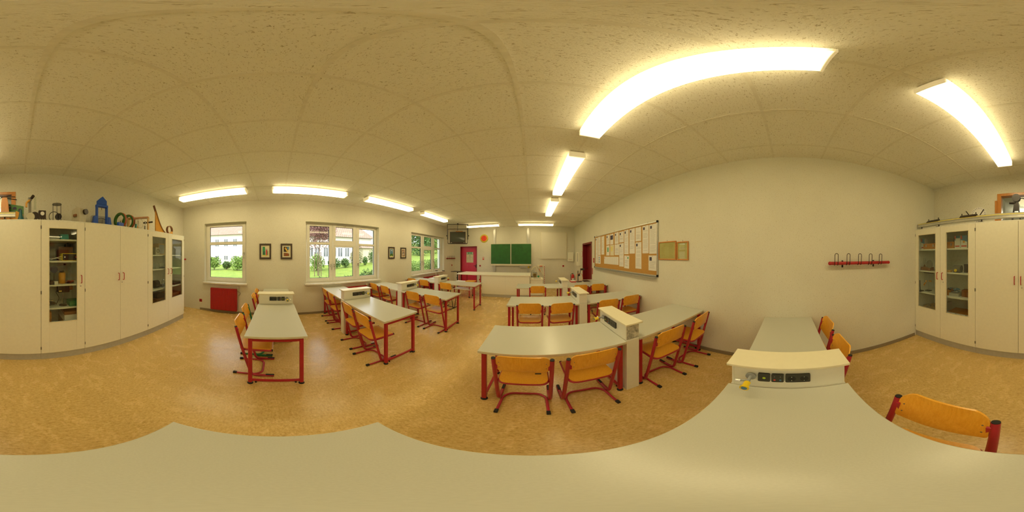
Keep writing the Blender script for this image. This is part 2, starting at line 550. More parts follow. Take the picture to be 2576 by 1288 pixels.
# front wall with door opening
DF = (-3.71, -2.77, 2.05)
g = MB()
g.box(XL, DF[0], YF, YF+T, 0, ZC); g.box(DF[1], XR, YF, YF+T, 0, ZC); g.box(DF[0], DF[1], YF, YF+T, DF[2], ZC)
struct(g.build('wall_front', M['wall']))
# back wall with internal window opening
BW = (.12, .72, 1.75, 2.60)
g = MB()
g.box(XL, BW[0], YB-T, YB, 0, ZC); g.box(BW[1], XR, YB-T, YB, 0, ZC)
g.box(BW[0], BW[1], YB-T, YB, 0, BW[2]); g.box(BW[0], BW[1], YB-T, YB, BW[3], ZC)
struct(g.build('wall_back', M['wall']))
# baseboards
def bb(name, *boxes):
    g = MB()
    for b in boxes: g.box(*b)
    struct(g.build(name, M['base'], bevel=.002))
bb('baseboard_left', (XL, XL+.014, -2.05, YF, 0, .06))
bb('baseboard_right', (XR-.014, XR, -2.05, DR[0]-.03, 0, .06), (XR-.014, XR, DR[1]+.03, YF, 0, .06))
bb('baseboard_front', (XL, DF[0], YF-.014, YF, 0, .06), (DF[1], XR, YF-.014, YF, 0, .06))
# ---- windows
def handle(parent, y, z, x):
    g = MB(); g.box(x, x+.012, y-.014, y+.014, z-.035, z+.035)
    g.tube([(x+.01, y, z), (x+.045, y, z)], .008); g.tube([(x+.045, y, z+.005), (x+.045, y, z-.12)], .009)
    g.build('window_handle', M['chrome'], parent, smooth=True)
def window(n, y0, y1, z0, z1, bays, handles, dx=.13):
    r = sroot('window_%d' % n, (XL-dx, (y0+y1)/2, z0))
    cy = (y0+y1)/2
    g = MB()
    F = .045
    g.box(-.07, 0, y0-cy, y1-cy, 0, F); g.box(-.07, 0, y0-cy, y1-cy, z1-z0-F, z1-z0)
    g.box(-.07, 0, y0-cy, y0-cy+F, F, z1-z0-F); g.box(-.07, 0, y1-cy-F, y1-cy, F, z1-z0-F)
    for m in bays['mull']: g.box(-.07, 0, m-cy-.02, m-cy+.02, F, z1-z0-F)
    g.build('window_frame', M['frame'], r, bevel=.004)
    for (a, b, split, lo, hi) in bays['sash']:
        # sash a..b with panes between lo glass edges; split = (z of lower pane top, upper pane bottom)
        s = MB()
        ga, gb = bays['glass'][(a, b)]
        e0, e1 = a-cy, b-cy
        s.box(.002, .018, e0, ga-cy, lo-z0, hi-z0); s.box(.002, .018, gb-cy, e1, lo-z0, hi-z0)
        zb, zt = .958, 2.35
        s.box(.002, .018, ga-cy, gb-cy, lo-z0, zb-z0); s.box(.002, .018, ga-cy, gb-cy, zt-z0, hi-z0)
        s.box(.002, .018, ga-cy, gb-cy, split[0]-z0, split[1]-z0)
        so = s.build('sash', M['frame'], r, bevel=.003)
        for (p, q) in ((zb, split[0]), (split[1], zt)):
            MB().box(-.03, -.024, ga-cy, gb-cy, p-z0, q-z0).build('pane', M['glass'], so)
            ru = MB()
            ru.box(-.022, .001, ga-cy-.004, ga-cy+.006, p-z0, q-z0); ru.box(-.022, .001, gb-cy-.006, gb-cy+.004, p-z0, q-z0)
            ru.box(-.022, .001, ga-cy, gb-cy, p-z0-.004, p-z0+.006); ru.box(-.022, .001, ga-cy, gb-cy, q-z0-.006, q-z0+.004)
            ru.build('seal', M['rubber'], so)
        if bays.get('cross') == (a, b):
            MB().box(.004, .022, e0, e1, split[0]-z0+.03, split[0]-z0+.075).build('transom_rail', M['frame'], r, bevel=.003)
    if bays.get('cross'):
        c0, c1 = bays['cross']
        MB().box(.004, .026, c0-cy+.10, c1-cy-.06, z1-z0-.052, z1-z0-.038).build('fanlight_rod', M['steel'], r)
        MB().box(.004, .034, (c0+c1)/2-cy-.03, (c0+c1)/2-cy+.03, z1-z0-.075, z1-z0-.053).build('fanlight_latch', M['cream'], r, bevel=.003)
    for (hy, hz) in handles: handle(r, hy-cy, hz-z0, .018)
    g = MB(); g.box(-.02, dx+.075, y0-cy-.03, y1-cy+.03, -.035, .003)
    g.build('window_sill', M['sill'], r, bevel=.006)
    return r
window(1, *WIN[0], dict(mull=[], sash=[(-1.87,-.79,(1.855,1.929),.875,2.40)], glass={(-1.87,-.79):(-1.796,-.879)}), [(-.835,1.60)])
window(2, *WIN[1], dict(mull=[1.515,2.25], sash=[(.80,1.497,(1.855,1.915),.875,2.40),(1.533,2.232,(1.795,1.972),.875,2.40),(2.268,2.94,(1.848,1.905),.875,2.40)],
       glass={(.80,1.497):(.88,1.421),(1.533,2.232):(1.606,2.143),(2.268,2.94):(2.346,2.875)}, cross=(1.533,2.232)), [(1.465,1.29),(1.565,1.29),(2.305,1.30)])
window(3, *WIN[2], dict(mull=[5.265,6.01], sash=[(4.52,5.247,(1.855,1.915),.875,2.40),(5.283,5.992,(1.797,1.964),.875,2.40),(6.028,6.765,(1.865,1.911),.875,2.40)],
       glass={(4.52,5.247):(4.60,5.165),(5.283,5.992):(5.37,5.89),(6.028,6.765):(6.13,6.62)}, cross=(5.283,5.992)), [(5.21,1.30),(5.32,1.30),(6.06,1.30)])
# ---- doors
r = sroot('door_1', ((DF[0]+DF[1])/2, YF+.12, 0))
w = (DF[1]-DF[0])/2
MB().box(-w, w, 0, .045, .005, DF[2]-.005).build('door_leaf', M['door'], r, bevel=.003)
g = MB(); g.box(-w, -w+.03, -.12, 0, 0, DF[2]); g.box(w-.03, w, -.12, 0, 0, DF[2]); g.box(-w+.03, w-.03, -.12, 0, DF[2]-.03, DF[2])
g.build('door_frame', M['dkred'], r)
g = MB(); g.box(w-.10, w-.06, -.012, 0, .93, 1.12); g.tube([(w-.08, -.01, 1.04), (w-.08, -.05, 1.04), (w-.21, -.05, 1.04)], .010)
g.build('door_handle', M['dkmet'], r, smooth=True)
r = sroot('door_2', (XR+.16, (DR[0]+DR[1])/2, 0))
w = (DR[1]-DR[0])/2
MB().box(0, .045, -w, w, .005, DR[2]-.005).build('door_leaf', M['dkred'], r, bevel=.003)
g = MB(); g.box(-.17, 0, -w, -w+.03, 0, DR[2]); g.box(-.17, 0, w-.03, w, 0, DR[2]); g.box(-.17, 0, -w+.03, w-.03, DR[2]-.03, DR[2])
g.box(-.175, -.16, -w-.035, -w, 0, DR[2]+.035); g.box(-.175, -.16, w, w+.035, 0, DR[2]+.035); g.box(-.175, -.16, -w-.035, w+.035, DR[2], DR[2]+.035)
g.build('door_frame', M['dkred'], r)
MB().box(-.03, -.001, -w+.03, -w+.06, .01, DR[2]-.03).build('door_seal', M['cream'], r)
g = MB(); g.tube([(-.001, w-.09, 1.04), (-.05, w-.09, 1.04), (-.05, w-.21, 1.04)], .010); g.build('door_handle', M['dkmet'], r, smooth=True)
# ---- internal window in the back wall, with the preparation room's shelf behind it
r = sroot('window_4', ((BW[0]+BW[1])/2, YB, BW[2]))
hw, hh = (BW[1]-BW[0])/2, BW[3]-BW[2]
g = MB()
for a, b, c, d in ((-hw-.05, -hw+.02, -.05, hh+.03), (hw-.02, hw+.05, -.05, hh+.03)): g.box(a, b, -.10, .015, c, d)
g.box(-hw+.02, hw-.02, -.10, .015, hh-.02, hh+.03); g.box(-hw+.02, hw-.02, -.10, .015, -.05, .02)
g.build('window_frame', M['orangew'], r, bevel=.004)
MB().box(-hw+.02, hw-.02, -.05, -.045, .02, hh-.02).build('pane', M['cabglass'], r)
MB().box(hw+.05, hw+.085, -.01, .03, .3, hh-.10).build('window_stop', M['orangew'], r, bevel=.003)
g = MB(); g.box(-.7, .9, -2.2, -2.15, -1.4, .9); g.box(-.75, -.7, -2.2, -.36, -1.4, .9); g.box(.9, .95, -2.2, -.36, -1.4, .9)
g.box(-.75, .95, -2.2, -.36, .9, .93); g.box(-.75, .95, -2.2, -.36, -1.43, -1.4)
struct(g.build('wall_prep_room', M['wall'], None, loc=((BW[0]+BW[1])/2, YB, BW[2])))
d = bpy.data.lights.new('prep_lamp', 'POINT'); d.energy = 7; d.color = (1,.9,.7); d.shadow_soft_size = .12
o = bpy.data.objects.new('prep_lamp', d); COL.objects.link(o); o.location = (.5, YB-1.2, 2.55)
o = MB().box(-.05, .75, YB-1.02, YB-.72, 2.19, 2.21).build('wall_shelf', M['white'])
tag(o, 'white shelf in the room behind the small orange-framed window', 'shelf')
for i, (fx, hgt, rr) in enumerate(((.47, .24, .05), (.33, .28, .04))):
    f = MB().lathe([(rr,.0),(rr,.08),(rr*.8,.12),(.014,.16),(.014,hgt),(.02,hgt+.005)], (fx, YB-.86, 2.21), 16).build('glass_flask', M['clear'], smooth=True)
    tag(f, ['wider glass flask on the shelf behind the orange-framed window', 'slimmer taller glass flask on the shelf behind the orange-framed window'][i], 'flask', 'flasks behind the small window')
# ================================================================ CEILING LAMPS
def lamp_long(x, y0, y1, label):
    L = (y1-y0)/2
    t = thing('ceiling_lamp', label, 'lamp', (x, (y0+y1)/2, ZC), 0, 'fluorescent ceiling lamps')
    g = MB(); g.box(-.085, .085, -L+.01, L-.01, -.03, -.003); g.build('lamp_housing', M['lamph'], t)
    g = MB(); g.prism([(-.10,-.032),(.10,-.032),(.098,-.098),(.085,-.11),(-.085,-.11),(-.098,-.098)], 'y', -L+.012, L-.012)
    o = g.build('diffuser', [M['lampY'], M['lampS']], t)
    for p in o.data.polygons:
        if p.normal.z > -.5: p.material_index = 1
    for s in (-1, 1):
        MB().box(-.101, .101, s*L-s*.012, s*L, -.111, -.031).build('end_cap', M['prism'], t, bevel=.003)
lamp_long(.52, -2.13, -.60, 'ceiling lamp of the right row, nearest the back cabinets')
lamp_long(.52, -.135, 1.41, 'very large ceiling lamp right overhead, longest curved one in view')
lamp_long(.53, 1.84, 3.42, 'ceiling lamp of the right row over the third row of tables')
lamp_long(.54, 3.80, 5.40, 'ceiling lamp of the right row farthest to the front')
lamp_long(-3.22, -2.13, -.58, 'ceiling lamp of the window row above the single window')
lamp_long(-3.22, -.08, 1.48, 'ceiling lamp of the window row above the two pictures beside the large window')
lamp_long(-3.22, 1.97, 3.52, 'ceiling lamp of the window row between large window and far pictures')
lamp_long(-3.22, 4.02, 5.50, 'ceiling lamp of the window row nearest the television')
def lamp_board(x0, x1, label):
    L = (x1-x0)/2
    t = thing('board_lamp', label, 'lamp', ((x0+x1)/2, 6.98, ZC), 0, 'board lamps at the front')
    g = MB(); g.box(-L+.02, L-.02, -.09, .07, -.075, -.003); g.build('lamp_housing', M['lamph'], t, bevel=.003)
    g = MB(); g.prism([(-.095,-.076),(.075,-.076),(.06,-.125),(-.085,-.125)], 'x', -L+.03, L-.03); g.build('diffuser', M['lampX'], t)
    for s in (-1, 1): MB().box(s*L-s*.03, s*L, -.10, .08, -.13, -.02).build('end_cap', M['prism'], t, bevel=.004)
lamp_board(-2.94, -1.40, 'board lamp near the ceiling beside the television')
lamp_board(-.60, .93, 'board lamp near the ceiling between chalkboard and white panel')
# ================================================================ TABLES
def table(x0, x1, y0, y1, label, zt=.72):
    t = thing('table', label, 'table', ((x0+x1)/2, (y0+y1)/2, 0), 0, 'grey student tables with red frames')
    hx, hy = (x1-x0)/2, (y1-y0)/2
    o = MB().box(-hx, hx, -hy, hy, zt-.027, zt).build('tabletop', [M['desk'], M['edge']], t, bevel=.004)
    for p in o.data.polygons:
        p.material_index = 0 if abs(p.normal.z) > .5 else 1
    zb = zt-.027
    for s in (-1, 1):
        xx = s*(hx-.04)
        fr = MB(); fr.box(xx-.015, xx+.015, -hy+.07, hy-.07, zb-.045, zb-.002)
        fr.build('end_rail', M['red'], t, bevel=.004)
        MB().box(xx-.012, xx+.012, -hy+.07, hy-.07, .045, .072).build('foot_rail', M['red'], t, bevel=.004)
        for q in (-1, 1):
            yy = q*(hy-.055)
            lg = MB().box(xx-.0195, xx+.0195, yy-.0195, yy+.0195, .022, zb-.001).build('leg', M['red'], t, bevel=.006)
            MB().lathe([(.030,0),(.030,.007),(.014,.014),(.010,.024)], (xx, yy, 0), 14).build('foot', M['rubber'], lg, smooth=True)
            MB().lathe([(.009,.012),(.011,.022),(.009,.048)], (xx, yy-q*.055, 0), 10).build('stud', M['rubber'], t, smooth=True)
    MB().box(-hx+.05, hx-.05, hy-.13, hy-.10, zb-.035, zb-.002).build('long_rail', M['red'], t, bevel=.003)
    return t
ROW = [(-.303, .300), (1.188, 1.79), (2.61, 3.235), (4.145, 4.785)]
names = ['first row from the cabinets', 'second row from the cabinets', 'third row from the cabinets', 'front row nearest the board']
for i, (a, b) in enumerate(ROW):
    table(-.415, .785, a, b, ['pale table right under the viewpoint, filling the bottom of the picture', 'grey table in the second row right, two chairs in front, aisle side of the column',
          'grey table in the third row right, aisle side of its socket column', 'grey table in the front row right, before the white teacher desk'][i])
    table(.928, 2.078, a, b, ['grey table against the bare right wall beyond the nearest socket column', 'grey table along the right wall in the second row, behind the dirty-ended column',
          'grey table at the right wall in the third row under the cork board', 'grey table at the right wall in the front row, near the dark red door'][i])
for i, (a, b) in enumerate(ROW):
    table(-2.715, -1.515, a, b, ['single grey table on the left seen end-on, before the column by the two pictures', 'grey table on the left, second row, with large red end frame at the aisle',
          'grey table on the left, third row, bright with window light', 'grey table on the left front row before the teacher desk'][i])
    table(-4.066, -2.862, a, b, ['far grey table against the window wall under the two pictures', 'grey table under the large window, second row left',
          'grey table at the window wall below the two far pictures, third row left', 'bright table under the far window, front row left'][i])
# table standing behind the front right row
table(1.0, 2.078, 4.80, 5.38, 'white bench table between the front right row and the dark red door')
# ---- energy columns
def column(xa, cy, face, label, grime=False):
    """xa: x of the socket face, face -1 looks to -x, +1 to +x"""
    s = face
    t = thing('socket_column', label, 'socket column', (xa, cy, 0), 0, 'white socket columns between the tables')
    def X(v): return -s*v       # depth away from the face
    def bx(g, d0, d1, y0, y1, z0, z1): g.box(X(d0), X(d1), y0, y1, z0, z1); return g
    g = bx(MB(), .003, .140, -.290, .290, 0, .722); g.build('base_column', M['col'], t, bevel=.004)
    g = bx(MB(), .003, .143, -.283, .283, .724, .889); bx(g, -.001, .004, -.283, -.272, .724, .889); bx(g, -.001, .004, .272, .283, .724, .889)
    g.build('upper_housing', M['col'], t, bevel=.003)
    g = bx(MB(), -.014, .172, -.308, .308, .8895, .907); g.build('top_plate', M['coltop'], t, bevel=.003)
    def panel(y0, y1):
        return MB().prism(rrect(y0, y1, .785, .853, .007), 'x', X(-.009), X(.003)).build('socket_panel', M['sockp'], t)
    p = panel(.088, .147)
    MB().cyl((X(-.010), .117, .817), (X(-.0075), .117, .817), .008).build('earth_socket', M['earth'], p)
    p = panel(.022, .081)
    for yy, zz, mm in ((.038, .834, 'gray2'), (.066, .834, 'gray2'), (.066, .805, 'redi'), (.038, .805, 'bluei')):
        MB().cyl((X(-.0115), yy, zz), (X(-.0075), yy, zz), .0055 if mm != 'gray2' else .003, 10).build('banana_socket', M[mm], p)
    p = panel(-.106, .014)
    for yy in (-.016, -.076):
        MB().cyl((X(-.0098), yy, .818), (X(-.0075), yy, .818), .0205, 22).build('socket_well', M['well'], p)
        for zz in (.834, .803): MB().cyl((X(-.0112), yy, zz), (X(-.0095), yy, zz), .0028, 8).build('earth_clip', M['chrome'], p)
    # gas tap
    g = MB(); g.lathe([(.027,-.012),(.027,-.004),(.020,.001)] if s < 0 else [(.020,-.001),(.027,.004),(.027,.012)], (0, .182, .823), 20, 'x')
    g.tube([(X(-.005), .182, .823), (X(-.07), .186, .818)], .0095, 12); g.tube([(X(-.045), .184, .820), (X(-.05), .222, .815)], .0075, 10)
    tp = g.build('gas_tap', M['greyp'], t, smooth=True)
    MB().tube([(X(-.05), .222, .815), (X(-.052), .247, .813)], .0105, 10).build('hose_nozzle', M['chrome'], tp, smooth=True)
    g = MB(); g.tube([(X(-.065), .185, .818), (X(-.075), .186, .817), (X(-.105), .188, .812)], .0165, 14); g.tube([(X(-.1045), .188, .812), (X(-.112), .1884, .811)], .0225, 16)
    kn = g.build('tap_knob', M['yellow'], tp, smooth=True)
    MB().tube([(X(-.1115), .1884, .811), (X(-.1135), .1885, .8108)], .0145, 14).build('knob_disc', M['bluei'], kn)
    if grime:
        bx(MB(), .006, .138, -.2842, -.2832, .728, .884).build('stained_end', M['grime'], t)
    return t
for i, (a, b) in enumerate(ROW):
    cy = (a+b)/2
    column(.786, cy, -1, ['nearest white socket column with yellow gas tap, standing on the table under the viewpoint', 'white socket column in the second row right, grimy end face, yellow tap on its aisle side',
           'white socket column in the third row right', 'smallest white socket column on the right, front row'][i], grime=(i == 1))
    column(-2.716, cy, 1, ['white socket column at the end-on table on the left, below the pictures', 'white socket column left second row, in front of the large window',
           'white socket column left third row, beside two tucked chairs', 'white socket column left front row, near the far window'][i])
# ================================================================ CHAIRS
def make_chair(paint, name='student_chair'):
    t = thing(name, '', 'chair')
    ly = lambda z: -.19+.17*(.735-z)/.705
    for s in (-1, 1):
        u = MB().tube(bend([(s*.2, ly(.735), .735), (s*.2, ly(.02), .018), (s*.2, .215, .018)], .055, 5), .0165, 12).build('upright', paint, t, smooth=True)
        MB().cyl((s*.2, ly(.735)-.0012, .7355), (s*.2, ly(.742)-.001, .742), .0158, 12).build('end_cap', M['rubber'], u)
        MB().box(s*.2-.012, s*.2+.012, .13, .219, .028, .038).build('heel_pad', M['rubber'], u, bevel=.003)
        g = MB(); xx = s*.182
        g.box(xx-.008, xx+.008, ly(.66)-.006, ly(.66)+.006, .615, .705); g.build('bracket', paint, u)
    g = MB(); g.tube(bend([(-.175, -.215, .013), (-.175, .02, .013), (-.12, .09, .013), (.12, .09, .013), (.175, .02, .013), (.175, -.215, .013)], .05, 4), .012, 10)
    ft = g.build('foot_frame', paint, t, smooth=True)
    for s in (-1, 1):
        MB().box(s*.175-.014, s*.175+.014, -.228, -.185, .001, .027).build('foot_cap', M['rubber'], ft, bevel=.003)
    g = MB()
    g.tube(bend([(-.174, .19, .416), (-.174, -.145, .416), (.174, -.145, .416), (.174, .19, .416)], .06, 6), .0155, 10)
    g.tube([(-.178, .10, .418), (.178, .10, .418)], .009, 8)
    sf = g.build('seat_frame', paint, t, smooth=True)
    for s in (-1, 1): MB().cyl((s*.174, .1905, .416), (s*.174, .204, .416), .0155, 10).build('tube_plug', M['rubber'], sf)
    out = rrect(-.178, .178, -.160, .205, .06, 5, .035)
    MB().plate(out, lambda u, v: .443-.010*math.exp(-(u*u+(v+.01)**2)/.018)-.02*max(0, (v-.15)/.055)**2, .010, 'z', 6).build('seat', M['wood'], t, smooth=True)
    out = rrect(-.184, .184, .588, .788, .028, 5, .062)
    MB().plate(out, lambda u, v: ly(v)+.006-.038*(1-(u/.184)**2), .010, 'y', 6).build('backrest', M['wood'], t, smooth=True)
    for s in (-1, 1):
        for z in (.64, .70):
            yy = ly(z)+.006-.038*(1-(.160/.18)**2)
            MB().cyl((s*.160, yy-.012, z), (s*.160, yy+.002, z), .004, 8).build('rivet', M['gray2'], t)
    return t
proto = {'r': make_chair(M['chair']), 'g': None}
first = {'r': True}
def put(kind, x, y, deg, label):
    if kind == 'g':
        t = make_chair(M['green'])
    elif first['r']:
        t = proto['r']; first['r'] = False
    else:
        t = copy_tree(proto['r'])
    t.location = (x, y, 0); t.rotation_euler = (0, 0, radians(deg))
    t['label'] = label; t['group'] = 'orange plywood school chairs at the tables'
    return t
put('r', .325, -.265, 5.4, 'closest chair, its orange backrest large at the lower right of the picture')
put('r', 1.78, -.25, 2.7, 'red-tube chair by the bare right wall, farther from the nearest column')
put('r', 1.27, -.235, 1.5, 'red-tube chair at the right wall table, half hidden by the nearest column')
ca = put('r', -.06, 1.275, -1.5, 'chair in the second row right with a small black sticker on its backrest')
MB().box(.085, .125, -.2205, -.2165, .612, .622).build('sticker', M['black'], ca)
put('r', .44, 1.268, 1.5, 'chair in the second row right, just left of the grimy socket column')
put('r', 1.24, 1.25, -4, 'chair right of the grimy socket column, set slightly askew')
put('r', 1.78, 1.235, 3, 'chair in the second row touching close to the right wall')
put('r', -.035, 2.752, 0, 'left chair of the pair in the third row right, worn ring on its seat')
put('r', .465, 2.735, 4, 'right chair of the pair in the third row, left of its socket column')
put('r', 1.29, 2.69, -3, 'chair in the third row partly hidden behind the grimy column top')
put('r', 1.785, 2.745, 1, 'chair in the third row at the right wall below the cork board')
put('r', .143, 4.285, 0, 'lone chair at the front right table facing the white desk')
put('r', 1.27, 4.27, -3, 'front row chair mostly hidden behind a socket column on the right')
put('r', 1.77, 4.265, -6, 'front row chair at the right wall, next to the door')
put('r', -1.90, -.237, 0, 'left side chair nearest the aisle at the end-on table')
put('g', -2.39, -.262, 0, 'chair with green tubes at the end-on table on the left')
put('r', -3.18, -.24, 0, 'chair peeking out beside the left column under the two pictures')
put('r', -3.66, -.24, 0, 'farthest chair of the back left row, only its top visible by the pictures')
put('r', -1.818, 1.243, 0, 'second row left chair nearest the aisle with glossy backrest edge')
put('r', -2.318, 1.272, -1, 'second row left chair tucked beside the column')
put('r', -3.164, 1.30, -2, 'second row left chair under the large window, next to the column')
put('r', -3.645, 1.315, -2, 'second row left chair closest to the window wall')
put('r', -1.80, 2.74, -2, 'third row left chair at the aisle, bright ring reflection on its seat')
put('r', -2.31, 2.75, 0, 'third row left chair right beside the socket column')
put('r', -3.23, 2.735, -4, 'third row left chair on the window side of the column')
put('r', -3.735, 2.74, -2, 'third row left chair nearest the window wall')
put('r', -3.20, 4.28, -1, 'front row left chair in front of the bright table')
put('r', -3.72, 4.285, 0, 'front row left chair in the window corner, barely visible')
# dark tube chair
t = thing('wooden_chair', 'orange plywood chair with thin dark tubes at the front left table', 'chair', (-2.30, 4.14, 0), radians(-6))
for s in (-1, 1):
    g = MB(); g.tube(bend([(s*.15, -.20, .76), (s*.15, -.13, .44), (s*.15, -.03, .02), (s*.15, -.03, .013)], .03, 3), .010, 8)
    g.tube(bend([(s*.15, .15, .43), (s*.15, .05, .02)], .03, 3), .010, 8); g.tube([(s*.15, -.21, .012), (s*.15, .20, .012)], .011, 8)
    g.build('side_frame', M['dkmet'], t, smooth=True)
MB().tube([(-.15, .06, .014), (.15, .06, .014)], .009, 8).build('stretcher', M['dkmet'], t)
MB().plate(rrect(-.185, .185, -.18, .19, .05), lambda u, v: .452-.008*math.exp(-(u*u+v*v)/.02), .010, 'z', 5).build('seat', M['wood'], t, smooth=True)
MB().plate(rrect(-.195, .195, .60, .79, .03), lambda u, v: -.165-(v-.6)*.22-.03*(1-(u/.2)**2), .010, 'y', 5).build('backrest', M['wood'], t, smooth=True)
# ================================================================ CABINETS along the back wall
CY = -2.07
def door_panel(t, x0, x1, glass, hx, hside, lock, hinge):
    """local x already; front at y = 0 (room side +y)"""
    z0, z1 = .125, 2.006
    m = MB()
    if glass:
        g0, g1, za, zb = glass
        m.box(x0, g0, -.019, 0, z0, z1); m.box(g1, x1, -.019, 0, z0, z1)
        m.box(g0, g1, -.019, 0, z0, za); m.box(g0, g1, -.019, 0, zb, z1)
    else:
        m.box(x0, x1, -.019, 0, z0, z1)
    d = m.build('door', M['cab'], t, bevel=.0015)
    if glass:
        MB().box(g0-.004, g1+.004, -.013, -.009, za-.004, zb+.004).build('pane', M['cabglass'], d)
        e = MB(); w = .010
        e.box(g0-w, g0, -.004, .004, za-w, zb+w); e.box(g1, g1+w, -.004, .004, za-w, zb+w)
        e.box(g0, g1, -.004, .004, za-w, za); e.box(g0, g1, -.004, .004, zb, zb+w)
        e.build('glazing_bead', M['cabedge'], d)
    if hx is not None:
        MB().tube(bend([(hx, 0, 1.283), (hx, .032, 1.283), (hx, .032, 1.178), (hx, 0, 1.178)], .014, 4), .0055, 8).build('handle', M['red'], d, smooth=True)
    if lock is not None:
        MB().lathe([(.010,.0),(.010,.004),(.005,.006)], (lock, 0, 1.135), 12, 'y').build('lock', M['steel'], d, smooth=True)
    if hinge is not None:
        hinge = max(x0+.003, min(x1-.003, hinge))
        for z in (.22, 1.07, 1.92):
            MB().box(hinge-.003, hinge+.003, -.006, .006, z-.022, z+.022).build('hinge', M['gray2'], d)
    return d
def cabinet(x0, x1, label, shelves):
    cx = (x0+x1)/2; hw = (x1-x0)/2
    t = thing('cabinet', label, 'cabinet', (cx, CY, 0), 0, 'tall cream cabinets along the back wall')
    g = MB(); D = -.535
    g.box(-hw+.001, -hw+.019, D, -.021, .12, 2.006); g.box(hw-.019, hw-.001, D, -.021, .12, 2.006)
    g.box(-hw+.019, hw-.019, D, -.021, .12, .14); g.box(-hw+.001, hw-.001, D, 0, 2.0065, 2.022); g.box(-hw+.019, hw-.019, D, D+.01, .14, 2.006)
    g.build('carcass', M['inner'], t)
    MB().box(-hw+.001, hw-.001, D+.02, -.022, .0, .119).build('plinth', M['plinth'], t)
    for z in shelves:
        MB().box(-hw+.02, hw-.02, D+.012, -.045, z-.022, z).build('shelf', M['inner'], t, bevel=.001)
    return t, cx
ZG = (.640, 1.910)
t, c = cabinet(.93, 2.088, 'glazed cabinet in the right corner, two glass doors', (1.665, 1.29, .905))
door_panel(t, 1.5325-c, 2.086-c, (1.629-c, 2.006-c, *ZG), 1.578-c, 0, None, 2.083-c)
door_panel(t, .932-c, 1.5285-c, (1.039-c, 1.415-c, *ZG), 1.484-c, 0, 1.475-c, .934-c)
t, c = cabinet(-.27, .93, 'closed cabinet under the small orange-framed window, solid doors', ())
door_panel(t, .3325-c, .928-c, None, .378-c, 0, None, .93-c)
door_panel(t, -.268-c, .3285-c, None, .296-c, 0, .284-c, -.268-c)
t, c = cabinet(-.87, -.27, 'narrow cabinet with one glass door full of instruments', (1.773, 1.482, 1.160, .832))
door_panel(t, -.868-c, -.272-c, (-.754-c, -.377-c, *ZG), -.814-c, 0, -.808-c, -.27-c)
t, c = cabinet(-2.07, -.87, 'closed cabinet with solid doors under the blue press', ())
door_panel(t, -1.4675-c, -.872-c, None, -1.426-c, 0, None, -.872-c)
door_panel(t, -2.068-c, -1.4715-c, None, -1.516-c, 0, -1.50-c, -2.068-c)
t, c = cabinet(-3.27, -2.07, 'glazed cabinet next to the window wall with curved-ramp toy on top', (1.57, 1.29, .888))
door_panel(t, -2.6675-c, -2.072-c, (-2.57-c, -2.19-c, *ZG), -2.64-c, 0, None, -2.072-c)
door_panel(t, -3.268-c, -2.6715-c, (-3.175-c, -2.793-c, *ZG), -2.745-c, 0, -2.73-c, -3.268-c)
# ================================================================ THINGS INSIDE THE GLAZED CABINETS
def crate(name, label, cat, x0, x1, y0, y1, z0, z1, m, group=None, bevel=.002):
    o = MB().box(-(x1-x0)/2, (x1-x0)/2, -(y1-y0)/2, (y1-y0)/2, 0, z1-z0).build(name, M[m], None, bevel=bevel, loc=((x0+x1)/2, (y0+y1)/2, z0))
    return tag(o, label, cat, group)
def base(o, x, y, z, rz=0):
    o.location = (x, y, z); o.rotation_euler = (0, 0, rz); return o
SA, SC_, SE = (1.6655, 1.2905, .9055, .1405), (1.7735, 1.4825, 1.1605, .8325, .1405), (1.5705, 1.2905, .8885, .1405)
# -- corner cabinet (x .95 .. 2.07)
def case(x0, x1, y0, y1, z, h, label):
    t = thing('wooden_case', label, 'case', ((x0+x1)/2, (y0+y1)/2, z), 0, 'wooden instrument cases')
    w, d = (x1-x0)/2, (y1-y0)/2
    MB().box(-w, w, -d, d, 0, h*.62).build('case_body', M['orangew'], t, bevel=.003)
    MB().box(-w, w, -d, d, h*.63, h).build('case_lid', M['orangew'], t, bevel=.003)
    for q in (-.55, .55): MB().box(w*q-.012, w*q+.012, d, d+.004, h*.4, h*.8).build('latch', M['steel'], t)
    return t
case(1.68, 1.975, -2.36, -2.16, SA[0], .10, 'orange wooden case on the top shelf of the corner cabinet, left door')
case(1.35, 1.56, -2.36, -2.18, SA[0], .11, 'orange wooden case on the corner cabinet top shelf, beside the blue boxes')
crate('storage_box', 'grey box behind the orange cases in the corner cabinet', 'box', 1.50, 1.80, -2.55, -2.40, SA[0], SA[0]+.20, 'plinth')
for i, (a, b) in enumerate(((1.98, 2.066), (1.245, 1.345), (1.12, 1.235))):
    t = thing('cardboard_pack', ['blue and white pack at the far corner of the corner cabinet', 'blue and white pack with a paper note on it in the corner cabinet', 'blue and white pack with an orange spot in the corner cabinet'][i], 'box', ((a+b)/2, -2.26, SA[0]), 0, 'blue and white packs')
    w = (b-a)/2
    MB().box(-w, w, -.06, .06, 0, .20).build('pack_body', M['paper'], t, bevel=.001)
    MB().prism([(-w+.002,.10),(w-.002,.13),(w-.002,.199),(-w+.002,.199)], 'y', .0602, .0612).build('blue_print', M['bluei'], t)
    MB().box(-w+.012, w-.012, .0602, .0612, .025, .045).build('red_lettering', M['redi'], t)
    MB().prism([(w-.03,.14),(w-.002,.15),(w-.002,.199),(w-.02,.199)], 'y', .0613, .0620).build('red_print', M['redi'], t)
    if i == 1: MB().box(-w, w-.02, .061, .063, .08, .16).build('paper_note', M['paper'], t)
    if i == 2: MB().cyl((.0, .061, .10), (.0, .0625, .10), .018, 14).build('orange_spot', M['honey'], t)
t = thing('tuning_fork', 'tuning fork on a red-brown resonance box in the corner cabinet', 'instrument', (1.95, -2.22, SA[1]))
